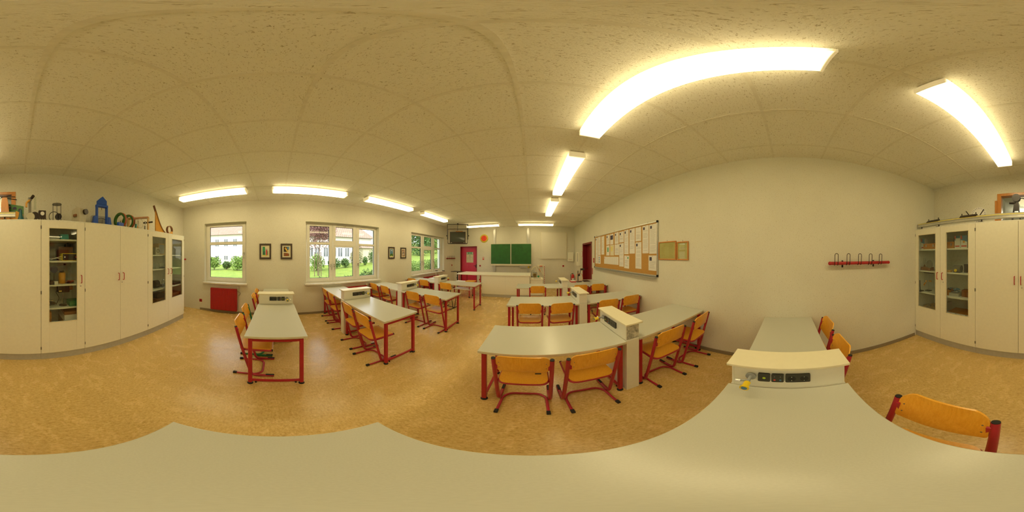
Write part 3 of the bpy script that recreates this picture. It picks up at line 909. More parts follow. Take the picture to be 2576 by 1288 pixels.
MB().box(-.13, .10, -.05, .05, 0, .06).build('resonance_box', M['brownw'], t, bevel=.002)
MB().lathe([(.016,.061),(.016,.075),(.006,.10)], (.05, 0, 0), 10).build('fork_stem', M['brownw'], t, smooth=True)
MB().tube(bend([(.036,0,.22),(.036,0,.105),(.064,0,.105),(.064,0,.22)], .013, 4), .004, 8).build('fork', M['chrome'], t, smooth=True)
t = thing('toothed_disc', 'round dark disc standing on a wooden foot in the corner cabinet', 'instrument', (1.815, -2.143, SA[1]))
MB().lathe([(.025,0),(.02,.02),(.008,.05)], (0,0,0), 12).build('disc_foot', M['brownw'], t, smooth=True)
MB().cyl((0,-.004,.115), (0,.004,.115), .068, 28).build('disc', M['gray2'], t)
t = thing('pendulum_row', 'row of orange pendulum balls hanging from a black bar in the corner cabinet', 'pendulum', (1.93, -2.25, SA[2])); t.scale = (.85, .85, .95)
MB().box(-.13, .13, -.012, .012, .345, .355).build('top_bar', M['dkmet'], t)
MB().tube([(0, .0, .012), (0, .0, .345)], .006).build('post', M['steel'], t)
MB().box(-.06, .06, -.05, .05, 0, .012).build('foot', M['dkmet'], t, bevel=.002)
for i, (dx, h) in enumerate(((-.10,.11),(-.085,.14),(-.035,.19),(-.06,.15),(.05,.20),(.09,.20))):
    dx = -dx
    b = MB().ball((dx, .03, h), .017).build('pendulum_ball', M['honey'], t, smooth=True)
    MB().tube([(dx, .03, h+.016), (dx, .01, .346)], .0012, 5).build('thread', M['ink'], b)
t = thing('lab_stand', 'dark lab stand leaning in the far corner of the corner cabinet', 'stand', (2.03, -2.14, SA[2]))
MB().box(-.05, .02, -.05, .05, 0, .012).build('foot', M['dkmet'], t); MB().tube([(0,0,.012),(.01,0,.20)], .006).build('rod', M['dkmet'], t)
crate('dark_battery', 'dark box at the back of the corner cabinet, second shelf', 'box', 1.13, 1.19, -2.30, -2.22, SA[1], SA[1]+.13, 'darkb')
t = thing('electric_motor', 'small motor with a yellow knob on the corner cabinet shelf', 'motor', (1.29, -2.2, SA[1]))
MB().tube([(-.07,0,.06),(.06,0,.06)], .055, 18).build('motor_body', M['gray2'], t, smooth=True)
MB().box(-.06, .05, -.05, .05, 0, .012).build('motor_foot', M['dkmet'], t)
MB().cyl((.0,.055,.035), (.0,.075,.035), .022, 14).build('knob', M['yellow'], t)
crate('wooden_block', 'pale wooden block lying beside the small motor', 'block', 1.38, 1.45, -2.2, -2.13, SA[1], SA[1]+.035, 'wood2')
crate('wooden_block', 'darker wooden block next to the pale one, corner cabinet', 'block', 1.46, 1.52, -2.2, -2.13, SA[1], SA[1]+.03, 'orangew')
t = thing('parts_tray', 'orange wooden tray heaped with metal parts in the corner cabinet', 'tray', (1.37, -2.25, SA[2]))
MB().box(.06, .17, -.09, .09, 0, .085).build('tray_end', M['orangew'], t, bevel=.002)
MB().box(-.12, .058, -.09, .09, 0, .05).build('tray', M['plinth'], t, bevel=.002)
rr = random.Random(3)
for i in range(26):
    a = rr.uniform(0, pi); x, y, z = rr.uniform(-.10, .10), rr.uniform(-.07, .07), rr.uniform(.095, .12) if i % 3 == 0 else rr.uniform(.058, .09)
    if x > .05: z = .095+rr.uniform(0,.02)
    l = rr.uniform(.02, .045)
    MB().tube([(x-cos(a)*l, y-sin(a)*l*.7, z), (x+cos(a)*l, y+sin(a)*l*.7, z+rr.uniform(-.01,.02))], rr.uniform(.004,.009), 8).build('metal_part', M[rr.choice(['chrome','gray2','dkmet','bluei'])], t, smooth=True)
crate('brown_box', 'brown box at the right end of the third shelf in the corner cabinet', 'box', 1.11, 1.22, -2.3, -2.2, SA[2], SA[2]+.11, 'brownw')
t = thing('metre_rule_bundle', 'red and white measuring rods lying on a crate in the corner cabinet', 'ruler', (1.32, -2.16, .6005))
MB().box(-.24, .24, -.012, .012, 0, .02).build('rod', M['white'], t)
for k in range(5): MB().box(-.22+.09*k, -.19+.09*k, .0122, .0135, .001, .019).build('red_mark', M['redi' if k % 2 else 'dink'], t)
crate('wooden_crate', 'big orange crate at the bottom of the corner cabinet', 'crate', 1.08, 1.50, -2.5, -2.13, .1405, .60, 'orangew')
crate('metal_box', 'grey box at the bottom left of the corner cabinet right door', 'box', 1.515, 1.58, -2.4, -2.14, .1405, .74, 'plinth')
crate('wooden_crate', 'low pale crate at the bottom behind the left glass door of the corner cabinet', 'crate', 1.62, 2.02, -2.5, -2.15, .1405, .60, 'wood2')
t = thing('clamp', 'tangle of chrome clamps on the low pale crate', 'clamp', (1.89, -2.25, .603))
for i in range(9):
    a = rr.uniform(0, pi); x, y = rr.uniform(-.08,.1), rr.uniform(-.06,.08)
    MB().tube(bend([(x-.04*cos(a), y-.04*sin(a), .008+i*.004), (x, y, .02+i*.004), (x+.05*cos(a), y+.05*sin(a), .008+i*.004)], .02, 3), .006, 7).build('clamp_arm', M['chrome'], t, smooth=True)
# -- narrow cabinet (x -.85 .. -.29)
crate('turquoise_box', 'turquoise box on the top shelf of the narrow glass cabinet', 'box', -.665, -.555, -2.28, -2.16, SC_[0], SC_[0]+.075, 'teal')
t = thing('white_rods', 'bundle of white rods lying beside the turquoise box', 'rod', (-.44, -2.2, SC_[0]))
for i, (a, b) in enumerate(((.0,.045),(.012,.02),(.03,.06))):
    MB().tube([(-.10, a, .008+.01*i), (.10, b, .012+.012*i)], .006, 8).build('rod', M['white'], t)
t = thing('yellow_edged_box', 'black instrument box with yellow edges in the narrow cabinet', 'instrument', (-.67, -2.2, SC_[1]))
MB().box(-.13, .11, -.07, .07, 0, .10).build('case', M['yellow'], t, bevel=.003)
MB().box(-.128, .10, .0702, .073, .008, .092).build('front_panel', M['darkb'], t)
MB().cyl((.07, .073, .05), (.07, .078, .05), .010, 12).build('white_button', M['white'], t)
MB().cyl((-.09, .073, .05), (-.09, .078, .05), .010, 12).build('red_button', M['redi'], t)
crate('brown_wooden_box', 'reddish brown wooden box behind the yellow-edged instrument', 'box', -.78, -.56, -2.45, -2.32, SC_[1], SC_[1]+.20, 'brownw')
t = thing('small_transformer', 'small black part standing on the reddish brown box', 'instrument', (-.72, -2.38, SC_[1]+.20)); MB().box(-.045,.045,-.04,.04,.0005,.045).build('core', M['darkb'], t, bevel=.004); MB().cyl((0,0,.045),(0,0,.062),.012).build('terminal', M['darkb'], t)
t = thing('grey_coil_drum', 'dark grey drum lying on the second shelf of the narrow cabinet', 'instrument', (-.43, -2.33, SC_[1]))
MB().tube([(-.07,0,.09),(.07,0,.09)], .085, 22).build('drum', M['gray2'], t, smooth=True); MB().torus((-.08,0,.09), .06, .012, 'x').build('drum_ring', M['darkb'], t, smooth=True)
t = thing('white_leads', 'crossed white test leads in front of the dark drum', 'cable', (-.46, -2.16, SC_[1]))
MB().tube([(-.10,0,.06),(.0,.02,.03),(.09,.01,.03)], .004, 6).build('lead', M['white'], t); MB().tube([(-.10,0,.02),(-.02,.02,.04),(.07,.03,.008)], .004, 6).build('lead', M['white'], t)
t = thing('mirror_disc', 'dark round disc on a thin stand in the narrow cabinet', 'instrument', (-.47, -2.22, SC_[2]))
MB().cyl((0,-.006,.20),(0,.006,.20), .052, 28).build('disc', M['dink'], t); MB().tube([(0,0,.01),(0,0,.15)], .004).build('rod', M['dkmet'], t); MB().box(-.05,.05,-.03,.03,0,.010).build('foot', M['dkmet'], t)
t = thing('stand_rod', 'upright brown rod with clamp left of the dark disc', 'stand', (-.388, -2.24, SC_[2]))
MB().tube([(0,0,.01),(0,0,.25)], .008).build('rod', M['brownw'], t); MB().box(-.02,.012,-.03,.03,0,.012).build('foot', M['dkmet'], t)
MB().tube([(-.03,0,.13),(.012,0,.13)], .006).build('clamp', M['gray2'], t)
t = thing('storage_jar', 'glass jar with amber contents and black lid', 'jar', (-.585, -2.22, SC_[2]))
MB().lathe([(.046,0),(.050,.01),(.050,.135),(.036,.155)], (0,0,0), 20).build('jar_body', M['honey'], t, smooth=True); MB().lathe([(.036,.156),(.036,.175),(.03,.178)], (0,0,0), 18).build('lid', M['darkb'], t, smooth=True)
t = thing('glass_bottle', 'tall clear bottle with black cap behind the amber jar', 'bottle', (-.655, -2.32, SC_[2]))
MB().lathe([(.04,0),(.042,.01),(.042,.16),(.02,.20),(.016,.25)], (0,0,0), 18).build('bottle_body', M['clear'], t, smooth=True); MB().lathe([(.019,.251),(.019,.275)], (0,0,0), 14).build('cap', M['darkb'], t, smooth=True)
crate('black_box', 'small black box at the front of the third shelf, narrow cabinet', 'box', -.445, -.395, -2.17, -2.12, SC_[2], SC_[2]+.05, 'darkb')
crate('white_box', 'small white box beside the small black one', 'box', -.505, -.455, -2.17, -2.12, SC_[2], SC_[2]+.045, 'paper')
t = thing('test_lead_bundle', 'tangled red and dark test leads in the narrow cabinet', 'cable', (-.70, -2.19, SC_[2]))
for i in range(7):
    p = [(rr.uniform(-.06,.08), rr.uniform(-.04,.05), rr.uniform(.006,.04)) for _ in range(4)]
    MB().tube(bend(p, .03, 4), .004, 6).build('lead', M['redi' if i % 2 else 'dkmet'], t, smooth=True)
t = thing('optical_lamp', 'dark red-brown projector lamp on a rod with a black cable', 'lamp', (-.60, -2.22, SC_[3]))
MB().box(-.085,.085,-.045,.045,.20,.30).build('lamp_body', M['darkb'], t, bevel=.008); MB().tube([(-.085,0,.26),(-.135,0,.26)], .036, 16).build('lens_tube', M['brownw'], t, smooth=True)
MB().box(.03,.07,.0455,.0475,.215,.232).build('yellow_tag', M['yeli'], t); MB().tube([(0,0,.02),(0,0,.20)], .008).build('rod', M['chrome'], t)
MB().lathe([(.06,0),(.05,.012),(.012,.022)], (0,0,0), 14).build('foot', M['dkmet'], t, smooth=True)
MB().tube(bend([(.085,0,.22),(.11,.02,.21),(.06,.03,.12),(.09,.03,.06),(.11,.03,.02)], .03, 4), .004, 7).build('cable', M['rubber'], t, smooth=True)
t = thing('green_metal_box', 'flat green metal box on the fourth shelf of the narrow cabinet', 'box', (-.76, -2.21, SC_[3]))
MB().box(-.07,.09,-.08,.08,0,.055).build('box_body', M['green'], t, bevel=.003); MB().box(-.07,.09,-.08,.08,.057,.075).build('box_lid', M['green'], t, bevel=.003)
t = thing('loose_instruments', 'small heap of dark metal instruments at the left of the fourth shelf', 'instrument', (-.44, -2.22, SC_[3]))
for i in range(8):
    x, y = rr.uniform(-.05,.05), rr.uniform(-.05,.05); z = .012*i
    MB().box(x-.03,x+.03,y-.015,y+.015,z,z+.012).build('metal_piece', M[rr.choice(['gray2','dkmet','chrome'])], t, bevel=.002)
t = thing('cardboard_box', 'brown cardboard box with white label at the cabinet bottom', 'box', (-.72, -2.32, .1405))
MB().box(-.12,.12,-.18,.18,0,.46).build('box_body', M['card'], t, bevel=.002); MB().box(-.12,.12,-.18,.18,.461,.56).build('box_rim', M['paper'], t, bevel=.002)
MB().box(.03,.08,.1805,.182,.40,.43).build('paper_label', M['paper'], t); MB().box(-.12,.12,-.15,.18,.562,.61).build('dark_book', M['brownw'], t)
for k in range(3):
    crate('brown_booklet', ['lower', 'middle', 'upper'][k]+' orange-brown box of the stack at the left of the bottom shelf', 'box', -.42, -.35, -2.4, -2.14, .4405+.11*k, .54+.11*k, 'orangew', 'stack of orange-brown boxes')
crate('dark_case', 'dark case under the stack of orange-brown boxes', 'case', -.46, -.32, -2.45, -2.13, .1405, .438, 'brownw')
# -- cabinet next to the window wall (x -3.25 .. -2.09)
t = thing('oscilloscope', 'cream instrument with wooden-framed screen in the window side cabinet', 'instrument', (-2.72, -2.38, SE[0]))
MB().box(-.11,.11,-.08,.08,0,.25).build('instrument_case', M['wood2'], t, bevel=.004); MB().box(-.085,.085,.0805,.084,.03,.22).build('dial_panel', M['plinth'], t)
t = thing('cream_generator', 'cream device with a black cable on the top shelf near the window', 'instrument', (-2.46, -2.24, SE[0]))
MB().box(-.06,.06,-.06,.06,0,.15).build('device_case', M['cream'], t, bevel=.008); MB().torus((0,.065,.08), .035, .004, 'y').build('cable', M['rubber'], t, smooth=True)
for i, x in enumerate((-2.42, -2.50, -2.58)):
    o = MB().lathe([(.028,0),(.030,.004),(.030,.08),(.020,.095),(.020,.11)], (0,0,0), 14).build('glass_beaker', M['clear'], None, smooth=True, loc=(x, -2.22+.03*i, SE[1])); tag(o, ['glass beaker nearest the hinge in the window side cabinet','middle of three glass beakers in the window side cabinet','last of three glass beakers in the window side cabinet'][i], 'beaker', 'glass beakers')
crate('dark_tablet', 'flat dark plate lying on the second shelf in the window side cabinet', 'plate', -2.78, -2.64, -2.3, -2.15, SE[1], SE[1]+.02, 'gray2')
t = thing('vacuum_pump', 'dark round pump on the third shelf of the window side cabinet', 'pump', (-2.47, -2.25, SE[2]))
MB().tube([(-.06,0,.08),(.06,0,.08)], .078, 20).build('pump_body', M['dkmet'], t, smooth=True); MB().box(-.08,.08,-.06,.06,0,.012).build('pump_foot', M['gray2'], t)
t = thing('crank_machine', 'silver machine with a wheel right of the dark pump', 'instrument', (-2.68, -2.25, SE[2]))
MB().box(-.05,.05,-.04,.04,0,.05).build('machine_base', M['gray2'], t, bevel=.003); MB().torus((0,.03,.10), .05, .006, 'y').build('wheel', M['chrome'], t, smooth=True); MB().tube([(-.0,0,.05),(0,0,.16)], .012).build('column', M['steel'], t)
crate('wooden_tray', 'brown tray at the bottom left of the window side cabinet', 'tray', -2.80, -2.39, -2.5, -2.15, .1405, .66, 'brownw')
crate('dark_box', 'dark box on the brown tray in the window side cabinet', 'box', -2.72, -2.47, -2.4, -2.2, .6605, .74, 'darkb')
crate('dark_case', 'flat dark case behind the window side glass door, third shelf', 'case', -3.24, -2.98, -2.4, -2.15, SE[2], SE[2]+.05, 'darkb')
crate('wooden_box', 'brown wooden box at the bottom behind the window side door', 'box', -3.24, -2.88, -2.45, -2.15, .1405, .70, 'brownw')
# ================================================================ THINGS ON TOP OF THE CABINETS
ZT = 2.0225
t = thing('air_track', 'long aluminium air track with a yellow scale lying along the cabinet tops', 'track', (1.06, -2.14, ZT))
MB().prism([(-.035,.045),(.035,.045),(.035,.10),(.012,.117),(-.012,.117),(-.035,.10)], 'x', -1.0, 1.0).build('track_beam', M['alu'], t, bevel=.002)
MB().box(-.99, .99, .0352, .037, .088, .10).build('yellow_scale', M['yeli'], t)
MB().box(-1.0, 1.0, .0352, .038, .074, .078).build('groove', M['gray2'], t)
MB().cyl((1.0,0,.085),(1.02,0,.085),.028,18).build('end_cap', M['greyp'], t)
for x in (-.86, -.2, .55, .93):
    MB().box(x-.03,x+.03,-.05,.05,.0,.012).build('track_foot', M['dkmet'], t, bevel=.002); MB().tube([(x,0,.012),(x,0,.045)], .010).build('foot_screw', M['dkmet'], t)
for i, (x0, x1) in enumerate(((1.60, 1.85), (.93, 1.20))):
    g = thing('track_glider', ['black glider on the air track, farther out toward the corner', 'black glider on the air track below the protractor disc'][i], 'glider', ((x0+x1)/2, -2.14, ZT+.118), 0, 'gliders on the air track')
    w = (x1-x0)/2
    MB().prism([(-.045,-.012),(0,.025),(.045,-.012),(.040,-.02),(0,.015),(-.040,-.02)], 'x', -w, w).build('glider_body', M['darkb'], g)
    for s in (-1, 1): MB().cyl((s*(w-.02),0,.026),(s*(w-.02),0,.05),.008,10).build('glider_pin', M['darkb'], g)
t = thing('protractor_disc', 'clear round disc with dark degree marks on the cabinet top', 'instrument', (.985, -2.32, ZT))
MB().cyl((0,-.003,.175),(0,.003,.175), .128, 40).build('disc', M['paper'], t)
for k in range(24):
    a = 2*pi*k/24
    MB().tube([(.095*cos(a),.0045,.175+.095*sin(a)),(.118*cos(a),.0045,.175+.118*sin(a))], .0025, 4).build('degree_mark', M['dink'], t)
MB().box(-.04,.04,-.04,.04,0,.05).build('disc_foot', M['gray2'], t)
for i, (x, dx) in enumerate(((1.10, .05), (.89, -.05))):
    o = MB().tube([(-dx*.8,0,0),(dx*.8,0,.11)], .008, 8).build('black_probe', M['darkb'], None, loc=(x+.0, -2.2, ZT+.11)); tag(o, ['slanted black rod to the left of the protractor disc', 'slanted black rod to the right of the protractor disc'][i], 'rod', 'slanted black rods')
t = thing('wheel_stand', 'tall black cast stand with a round wheel in front of the small window', 'instrument', (.40, -2.33, ZT))
MB().prism([(-.075,0),(-.055,0),(-.03,.20),(.03,.20),(.055,0),(.075,0),(.028,.34),(-.028,.34)], 'y', -.02, .02).build('frame', M['dkmet'], t)
MB().cyl((0,-.03,.40),(0,.03,.40), .062, 24).build('wheel', M['dkmet'], t); MB().tube([(0,.0,.32),(.10,.02,.325)], .022, 10).build('side_arm', M['dkmet'], t)
MB().torus((-.11,0,.08), .055, .010, 'y').build('hand_wheel', M['dkmet'], t, smooth=True); MB().box(-.09,.09,-.05,.05,0,.012).build('foot', M['dkmet'], t) if False else None
MB().tube([(-.05,0,.40),(-.12,.0,.385)], .007).build('axle', M['dkmet'], t)
t = thing('wooden_column', 'orange-brown wooden stand with dark crossed rods on top', 'instrument', (.215, -2.30, ZT))
MB().prism([(-.075,0),(.06,0),(.05,.30),(.03,.40),(-.03,.40),(-.05,.30)], 'y', -.03, .03).build('wooden_post', M['orangew'], t, bevel=.003)
for a, b, c in ((-.17,.35,.0),(-.15,.385,.03),(-.10,.42,.02)): MB().tube([(.05,c,.39),(a,c,b)], .007).build('rod', M['dkmet'], t)
MB().cyl((-.085,.03,.23),(-.06,.03,.23), .012).build('knob', M['darkb'], t)
t = thing('valve_model', 'green and brown board with three dark arches on the cabinet top', 'model', (.07, -2.36, ZT), radians(-14))
MB().prism([(-.125,0),(.13,0),(.13,.32),(-.125,.255)], 'y', -.008, .008).build('board', M['coilg'], t)
MB().prism([(-.12,.01),(.125,.01),(.125,.17),(.03,.15),(-.02,.19),(-.12,.13)], 'y', .0085, .010).build('brown_layer', M['honey'], t)
for x, z in ((.085,.235),(.005,.215),(-.075,.185)):
    MB().prism([(x+.032*cos(a*pi/8), z+.04*sin(a*pi/8)) for a in range(9)], 'y', .0102, .0112).build('arch', M['dink'], t)
    MB().tube([(x+.02,0,z+.04),(x+.02,0,z+.085)], .003).build('pin', M['brownw'], t)
t = thing('bell_model', 'dark teal foot-shaped part at the end of the air track', 'model', (-.01, -2.22, ZT))
MB().lathe([(.055,0),(.05,.02),(.03,.07),(.022,.12),(.012,.17)], (0,0,0), 14).build('body', M['dteal'], t, smooth=True); MB().box(-.075,-.02,-.03,.03,0,.03).build('toe', M['dteal'], t, bevel=.008)
t = thing('teal_dome', 'small teal dome behind the air track', 'model', (.205, -2.46, ZT))
MB().lathe([(.05,0),(.05,.09),(.045,.115),(.025,.135),(.004,.14)], (0,0,0), 16).build('dome', M['teal'], t, smooth=True)
t = thing('optical_bench', 'grey upright instrument with lenses and an orange arm', 'instrument', (-.145, -2.30, ZT)); t.scale = (1.12, 1.12, 1.12)
MB().box(-.10,.06,-.04,.04,0,.014).build('foot', M['dkmet'], t, bevel=.003); MB().box(-.012,.022,-.015,.015,.014,.30).build('column', M['gray2'], t, bevel=.003)
MB().cyl((.0,.015,.07),(.0,.055,.07), .052, 22).build('lens_housing', M['cream'], t); MB().cyl((-.055,.0,.085),(-.055,.05,.085), .050, 22).build('dark_drum', M['darkb'], t)
MB().box(-.02,.03,-.02,.02,.30,.345).build('head', M['gray2'], t, bevel=.008); MB().cyl((-.015,.02,.33),(-.035,.06,.35), .02, 12).build('eyepiece', M['darkb'], t)
MB().tube(bend([(.01,.02,.30),(.05,.03,.26),(.05,.03,.20)], .02, 4), .014, 8).build('orange_arm', M['honey'], t, smooth=True)
MB().box(-.075,-.045,-.008,.008,.18,.355).build('glass_slide', M['clear'], t)
t = thing('meter_box', 'black meter box with a round white dial', 'meter', (-.305, -2.25, ZT))
MB().box(-.05,.05,-.045,.045,0,.165).build('meter_case', M['darkb'], t, bevel=.004); MB().cyl((0,.0455,.118),(0,.049,.118), .028, 22).build('dial', M['paper'], t)
for x in (-.03, 0, .03): MB().cyl((x,.0455,.035),(x,.058,.035), .006, 8).build('terminal', M['gray2'], t)
MB().tube(bend([(-.045,.05,.04),(-.08,.04,.02),(-.12,.0,.004)], .03, 4), .003, 6).build('cable', M['rubber'], t)
t = thing('cage_generator', 'wire cage machine with a thin wheel on an orange base', 'instrument', (-.525, -2.28, ZT))
MB().box(-.10,.04,-.05,.05,0,.028).build('orange_base', M['orangew'], t, bevel=.002)
for k in range(6):
    a = 2*pi*k/6+.3
    MB().tube([(.065*cos(a)+.0, .065*sin(a), .0285 if abs(.065*sin(a)) < .05 and -.1 < .065*cos(a) < .04 else .0), (.065*cos(a), .065*sin(a), .285)], .004, 6).build('cage_rod', M['dkmet'], t)
MB().lathe([(.070,.285),(.066,.298),(.02,.302)], (0,0,0), 22).build('cage_top', M['gray2'], t, smooth=True); MB().tube([(0,0,.30),(0,0,.35)], .006).build('spindle', M['steel'], t)
MB().cyl((-.02,-.02,.10),(-.02,.03,.10), .046, 22).build('motor', M['dkmet'], t); MB().torus((.05,.06,.08), .075, .005, 'y').build('wheel', M['dkmet'], t, smooth=True)
t = thing('slide_projector', 'pale cream projector with a black lens, slightly turned', 'projector', (-.87, -2.31, ZT), radians(20)); t.scale = (1.25, 1.25, 1.3)
MB().prism([(-.075,.02),(.075,.02),(.075,.185),(.02,.21),(-.075,.19)], 'x', -.05, .05).build('projector_body', M['cream'], t, bevel=.005)
MB().tube([(-.03,.075,.15),(-.03,.105,.15)], .033, 20).build('lens', M['darkb'], t, smooth=True); MB().box(.0505,.075,-.02,.03,.09,.12).build('knob_block', M['brownw'], t, bevel=.003)
MB().box(-.05,.05,-.05,.05,0,.019).build('foot', M['darkb'], t)
t = thing('hydraulic_press', 'blue house-shaped press frame, the tallest thing on the cabinets', 'press', (-1.26, -2.30, ZT))
MB().prism([(-.075,.37),(.075,.37),(.075,.44),(0,.515),(-.075,.44)], 'y', -.04, .04).build('press_head', M['blue'], t, bevel=.003)
for s in (-1, 1): MB().box(s*.078, s*.100, -.03, .03, .0, .33).build('post', M['blue'], t, bevel=.002)
MB().box(-.10,.10,-.035,.035,.331,.369).build('crossbar', M['blue'], t, bevel=.002)
for s in (-1, 1): MB().prism([(s*.101,0),(s*.175,0),(s*.145,.165),(s*.101,.165)], 'y', -.035, .035).build('side_foot', M['blue'], t)
MB().tube([(0,0,.331),(0,0,.285)], .004).build('hook', M['dkmet'], t)
t = thing('demonstration_meter', 'grey square demonstration meter with an arc scale behind the blue press', 'meter', (-1.33, -2.47, ZT))
MB().box(-.17,.17,-.04,.04,0,.22).build('meter_case', M['plinth'], t, bevel=.006)
MB().band((0,.042,.06), .115, .122, .004, 'y', 24, .25, pi-.25).build('scale_arc', M['dink'], t); MB().tube([(0,.044,.05),(-.02,.044,.165)], .0025, 5).build('pointer', M['dink'], t); MB().box(-.08,.08,.0405,.046,.015,.055).build('nameplate', M['dink'], t)
crate('plank', 'thin orange plank under the coils on the cabinet top', 'plank', -1.62, -1.34, -2.2, -2.13, ZT, ZT+.012, 'orangew')
for i, (x, y) in enumerate(((-1.60, -2.27), (-1.80, -2.30))):
    t = thing('ring_coil', ['green ring coil with a red rim, the nearer of two', 'green ring coil with a red rim, the second one further left'][i], 'coil', (x, y, ZT), radians(-79), 'two green ring coils')
    MB().band((0,0,.140), .098, .134, .045, 'y', 40).build('winding', M['coilg'], t, smooth=True)
    MB().band((0,-.002,.140), .1345, .139, .040, 'y', 40).build('coil_rim', M['coilr'], t, smooth=True)
t = thing('blue_terminal_box', 'small blue box standing in front of the green coils', 'box', (-1.53, -2.16, ZT), radians(10))
MB().box(-.06,.06,-.02,.02,0,.075).build('box_body', M['blue'], t, bevel=.004); MB().tube([(.0,0,.075),(0,0,.105)], .005).build('terminal', M['dkmet'], t)
t = thing('wire_stand', 'small stand with teal and black parts behind the coils', 'instrument', (-1.865, -2.16, ZT)); t.scale = (.8, .8, 1)
MB().box(-.05,.06,-.03,.03,0,.010).build('foot', M['gray2'], t); MB().tube([(.03,0,.01),(.03,0,.17)], .006).build('post', M['dkmet'], t); MB().cyl((0,0,.01),(0,0,.09),.018).build('teal_coil', M['teal'], t); MB().tube([(-.03,.01,.12),(-.05,.02,.03)], .005).build('white_rod', M['white'], t)
t = thing('globe_lamp', 'thin ring apparatus on a round foot with an orange block', 'instrument', (-1.97, -2.22, ZT)); t.scale = (.9, .9, 1)
MB().lathe([(.06,0),(.055,.01),(.012,.02)], (0,0,0), 16).build('foot', M['gray2'], t, smooth=True); MB().tube([(0,0,.02),(0,0,.18)], .010).build('post', M['cream'], t); MB().torus((-.05,0,.13), .085, .003, 'y').build('ring', M['cream'], t, smooth=True); MB().box(.02,.08,-.02,.02,.021,.07).build('orange_block', M['honey'], t, bevel=.003)
t = thing('small_radiometer', 'slim stand with a tiny square vane', 'instrument', (-2.05, -2.13, ZT))
MB().lathe([(.03,0),(.015,.02),(.012,.06),(.022,.065),(.004,.075)], (0,0,0), 12).build('foot', M['gray2'], t, smooth=True); MB().tube([(0,0,.07),(-.01,0,.13)], .003).build('needle', M['dkmet'], t); MB().box(-.028,.004,-.003,.003,.13,.165).build('vane', M['gray2'], t)
t = thing('wooden_arch', 'pine frame shaped like a gate with a black tube through its leg', 'frame', (-2.09, -2.36, ZT), radians(-59))
MB().box(-.21,.21,-.05,.05,.255,.28).build('top_beam', M['orangew'], t, bevel=.002); MB().box(-.21,-.19,-.05,.05,0,.2545).build('post', M['wood2'], t, bevel=.002); MB().box(.19,.21,-.05,.05,0,.2545).build('post', M['wood2'], t, bevel=.002)
MB().tube([(-.11,.01,.165),(-.1895,.01,.165)], .016, 12).build('black_tube', M['darkb'], t); MB().tube([(-.2105,.01,.168),(-.29,.01,.175)], .016, 12).build('black_tube', M['darkb'], t)
t = thing('loop_track', 'wooden ramp with a loop for rolling balls near the window corner', 'track', (-2.70, -2.22, ZT))
MB().box(-.48,.30,-.04,.04,0,.012).build('track_base', M['orangew'], t, bevel=.002)
prof = [(.27-.36*u, .45*(1-u)**2.1+.022) for u in [i/14 for i in range(15)]]
MB().prism([(.27,.0125)]+[(x, max(z-.010,.0125)) for x, z in prof], 'y', -.012, .012).build('ramp_web', M['honey'], t)
m = MB()
for i in range(14):
    (a, b), (c, d) = prof[i], prof[i+1]
    if i == 0: a, b = a+.045, b+.09
    m.prism([(a, b-.008), (c, d-.008), (c, d+.006), (a, b+.006)], 'y', -.026, .026)
m.build('ramp_rail', M['brownw'], t)
MB().band((-.20,0,.110), .085, .096, .052, 'y', 36).build('loop', M['brownw'], t, smooth=True)
MB().prism([(-.30,.0125),(-.11,.0125),(-.25,.09)], 'y', .027, .033).build('loop_support', M['honey'], t)
# ================================================================ LEFT WALL
def radiator(y0, y1, label):
    t = thing('radiator', label, 'radiator', (XL+.004, (y0+y1)/2, .09), 0, 'red radiators under the windows')
    L = (y1-y0)/2
    g = MB(); n = int((y1-y0)/.035)
    pts = []
    for i in range(n):
        a = -L+2*L*i/n; w = 2*L/n
        pts += [(a, .100), (a+w*.35, .100), (a+w*.5, .094), (a+w*.85, .094)]
    pts = [(x, y) for y, x in pts]
    MB().prism(pts+[(.088, L), (.088, -L)], 'z', .012, .598).build('front_panel', M['dkr'], t)
    MB().box(.035, .0875, -L+.005, L-.005, .0, .590).build('convector', M['dkr'], t)
    MB().box(.030, .1005, -L, L, .599, .605).build('top_grille', M['dkr'], t)
    for s in (-1, 1): MB().box(.030, .095, s*L, s*L+s*.004, .01, .604).build('side_cover', M['dkr'], t)
    for s in (-1, 1): MB().box(.003, .034, s*L*.6-.015, s*L*.6+.015, .1, .5).build('bracket', M['white'], t)
    MB().lathe([(.014,0),(.014,.03),(.021,.035),(.021,.075),(.015,.08)], (.06, L+.02, .565), 14).build('thermostat_valve', M['cream'], t, smooth=True)
    MB().tube(bend([(.06,L+.005,.54),(.06,L+.05,.535),(.05,L+.09,.50),(.03,L+.06,.44),(.014,L+.03,.43)], .03, 4), .006, 8).build('valve_pipe', M['gray2'], t, smooth=True)
M['dkr'] = plain('radiator_red', (.42,.014,.018), .4)
radiator(-1.69, -.98, 'red ribbed radiator under the single window')
radiator(1.84, 2.48, 'red radiator under the large window, mostly behind the tables')
radiator(5.15, 6.20, 'red radiator below the far window')
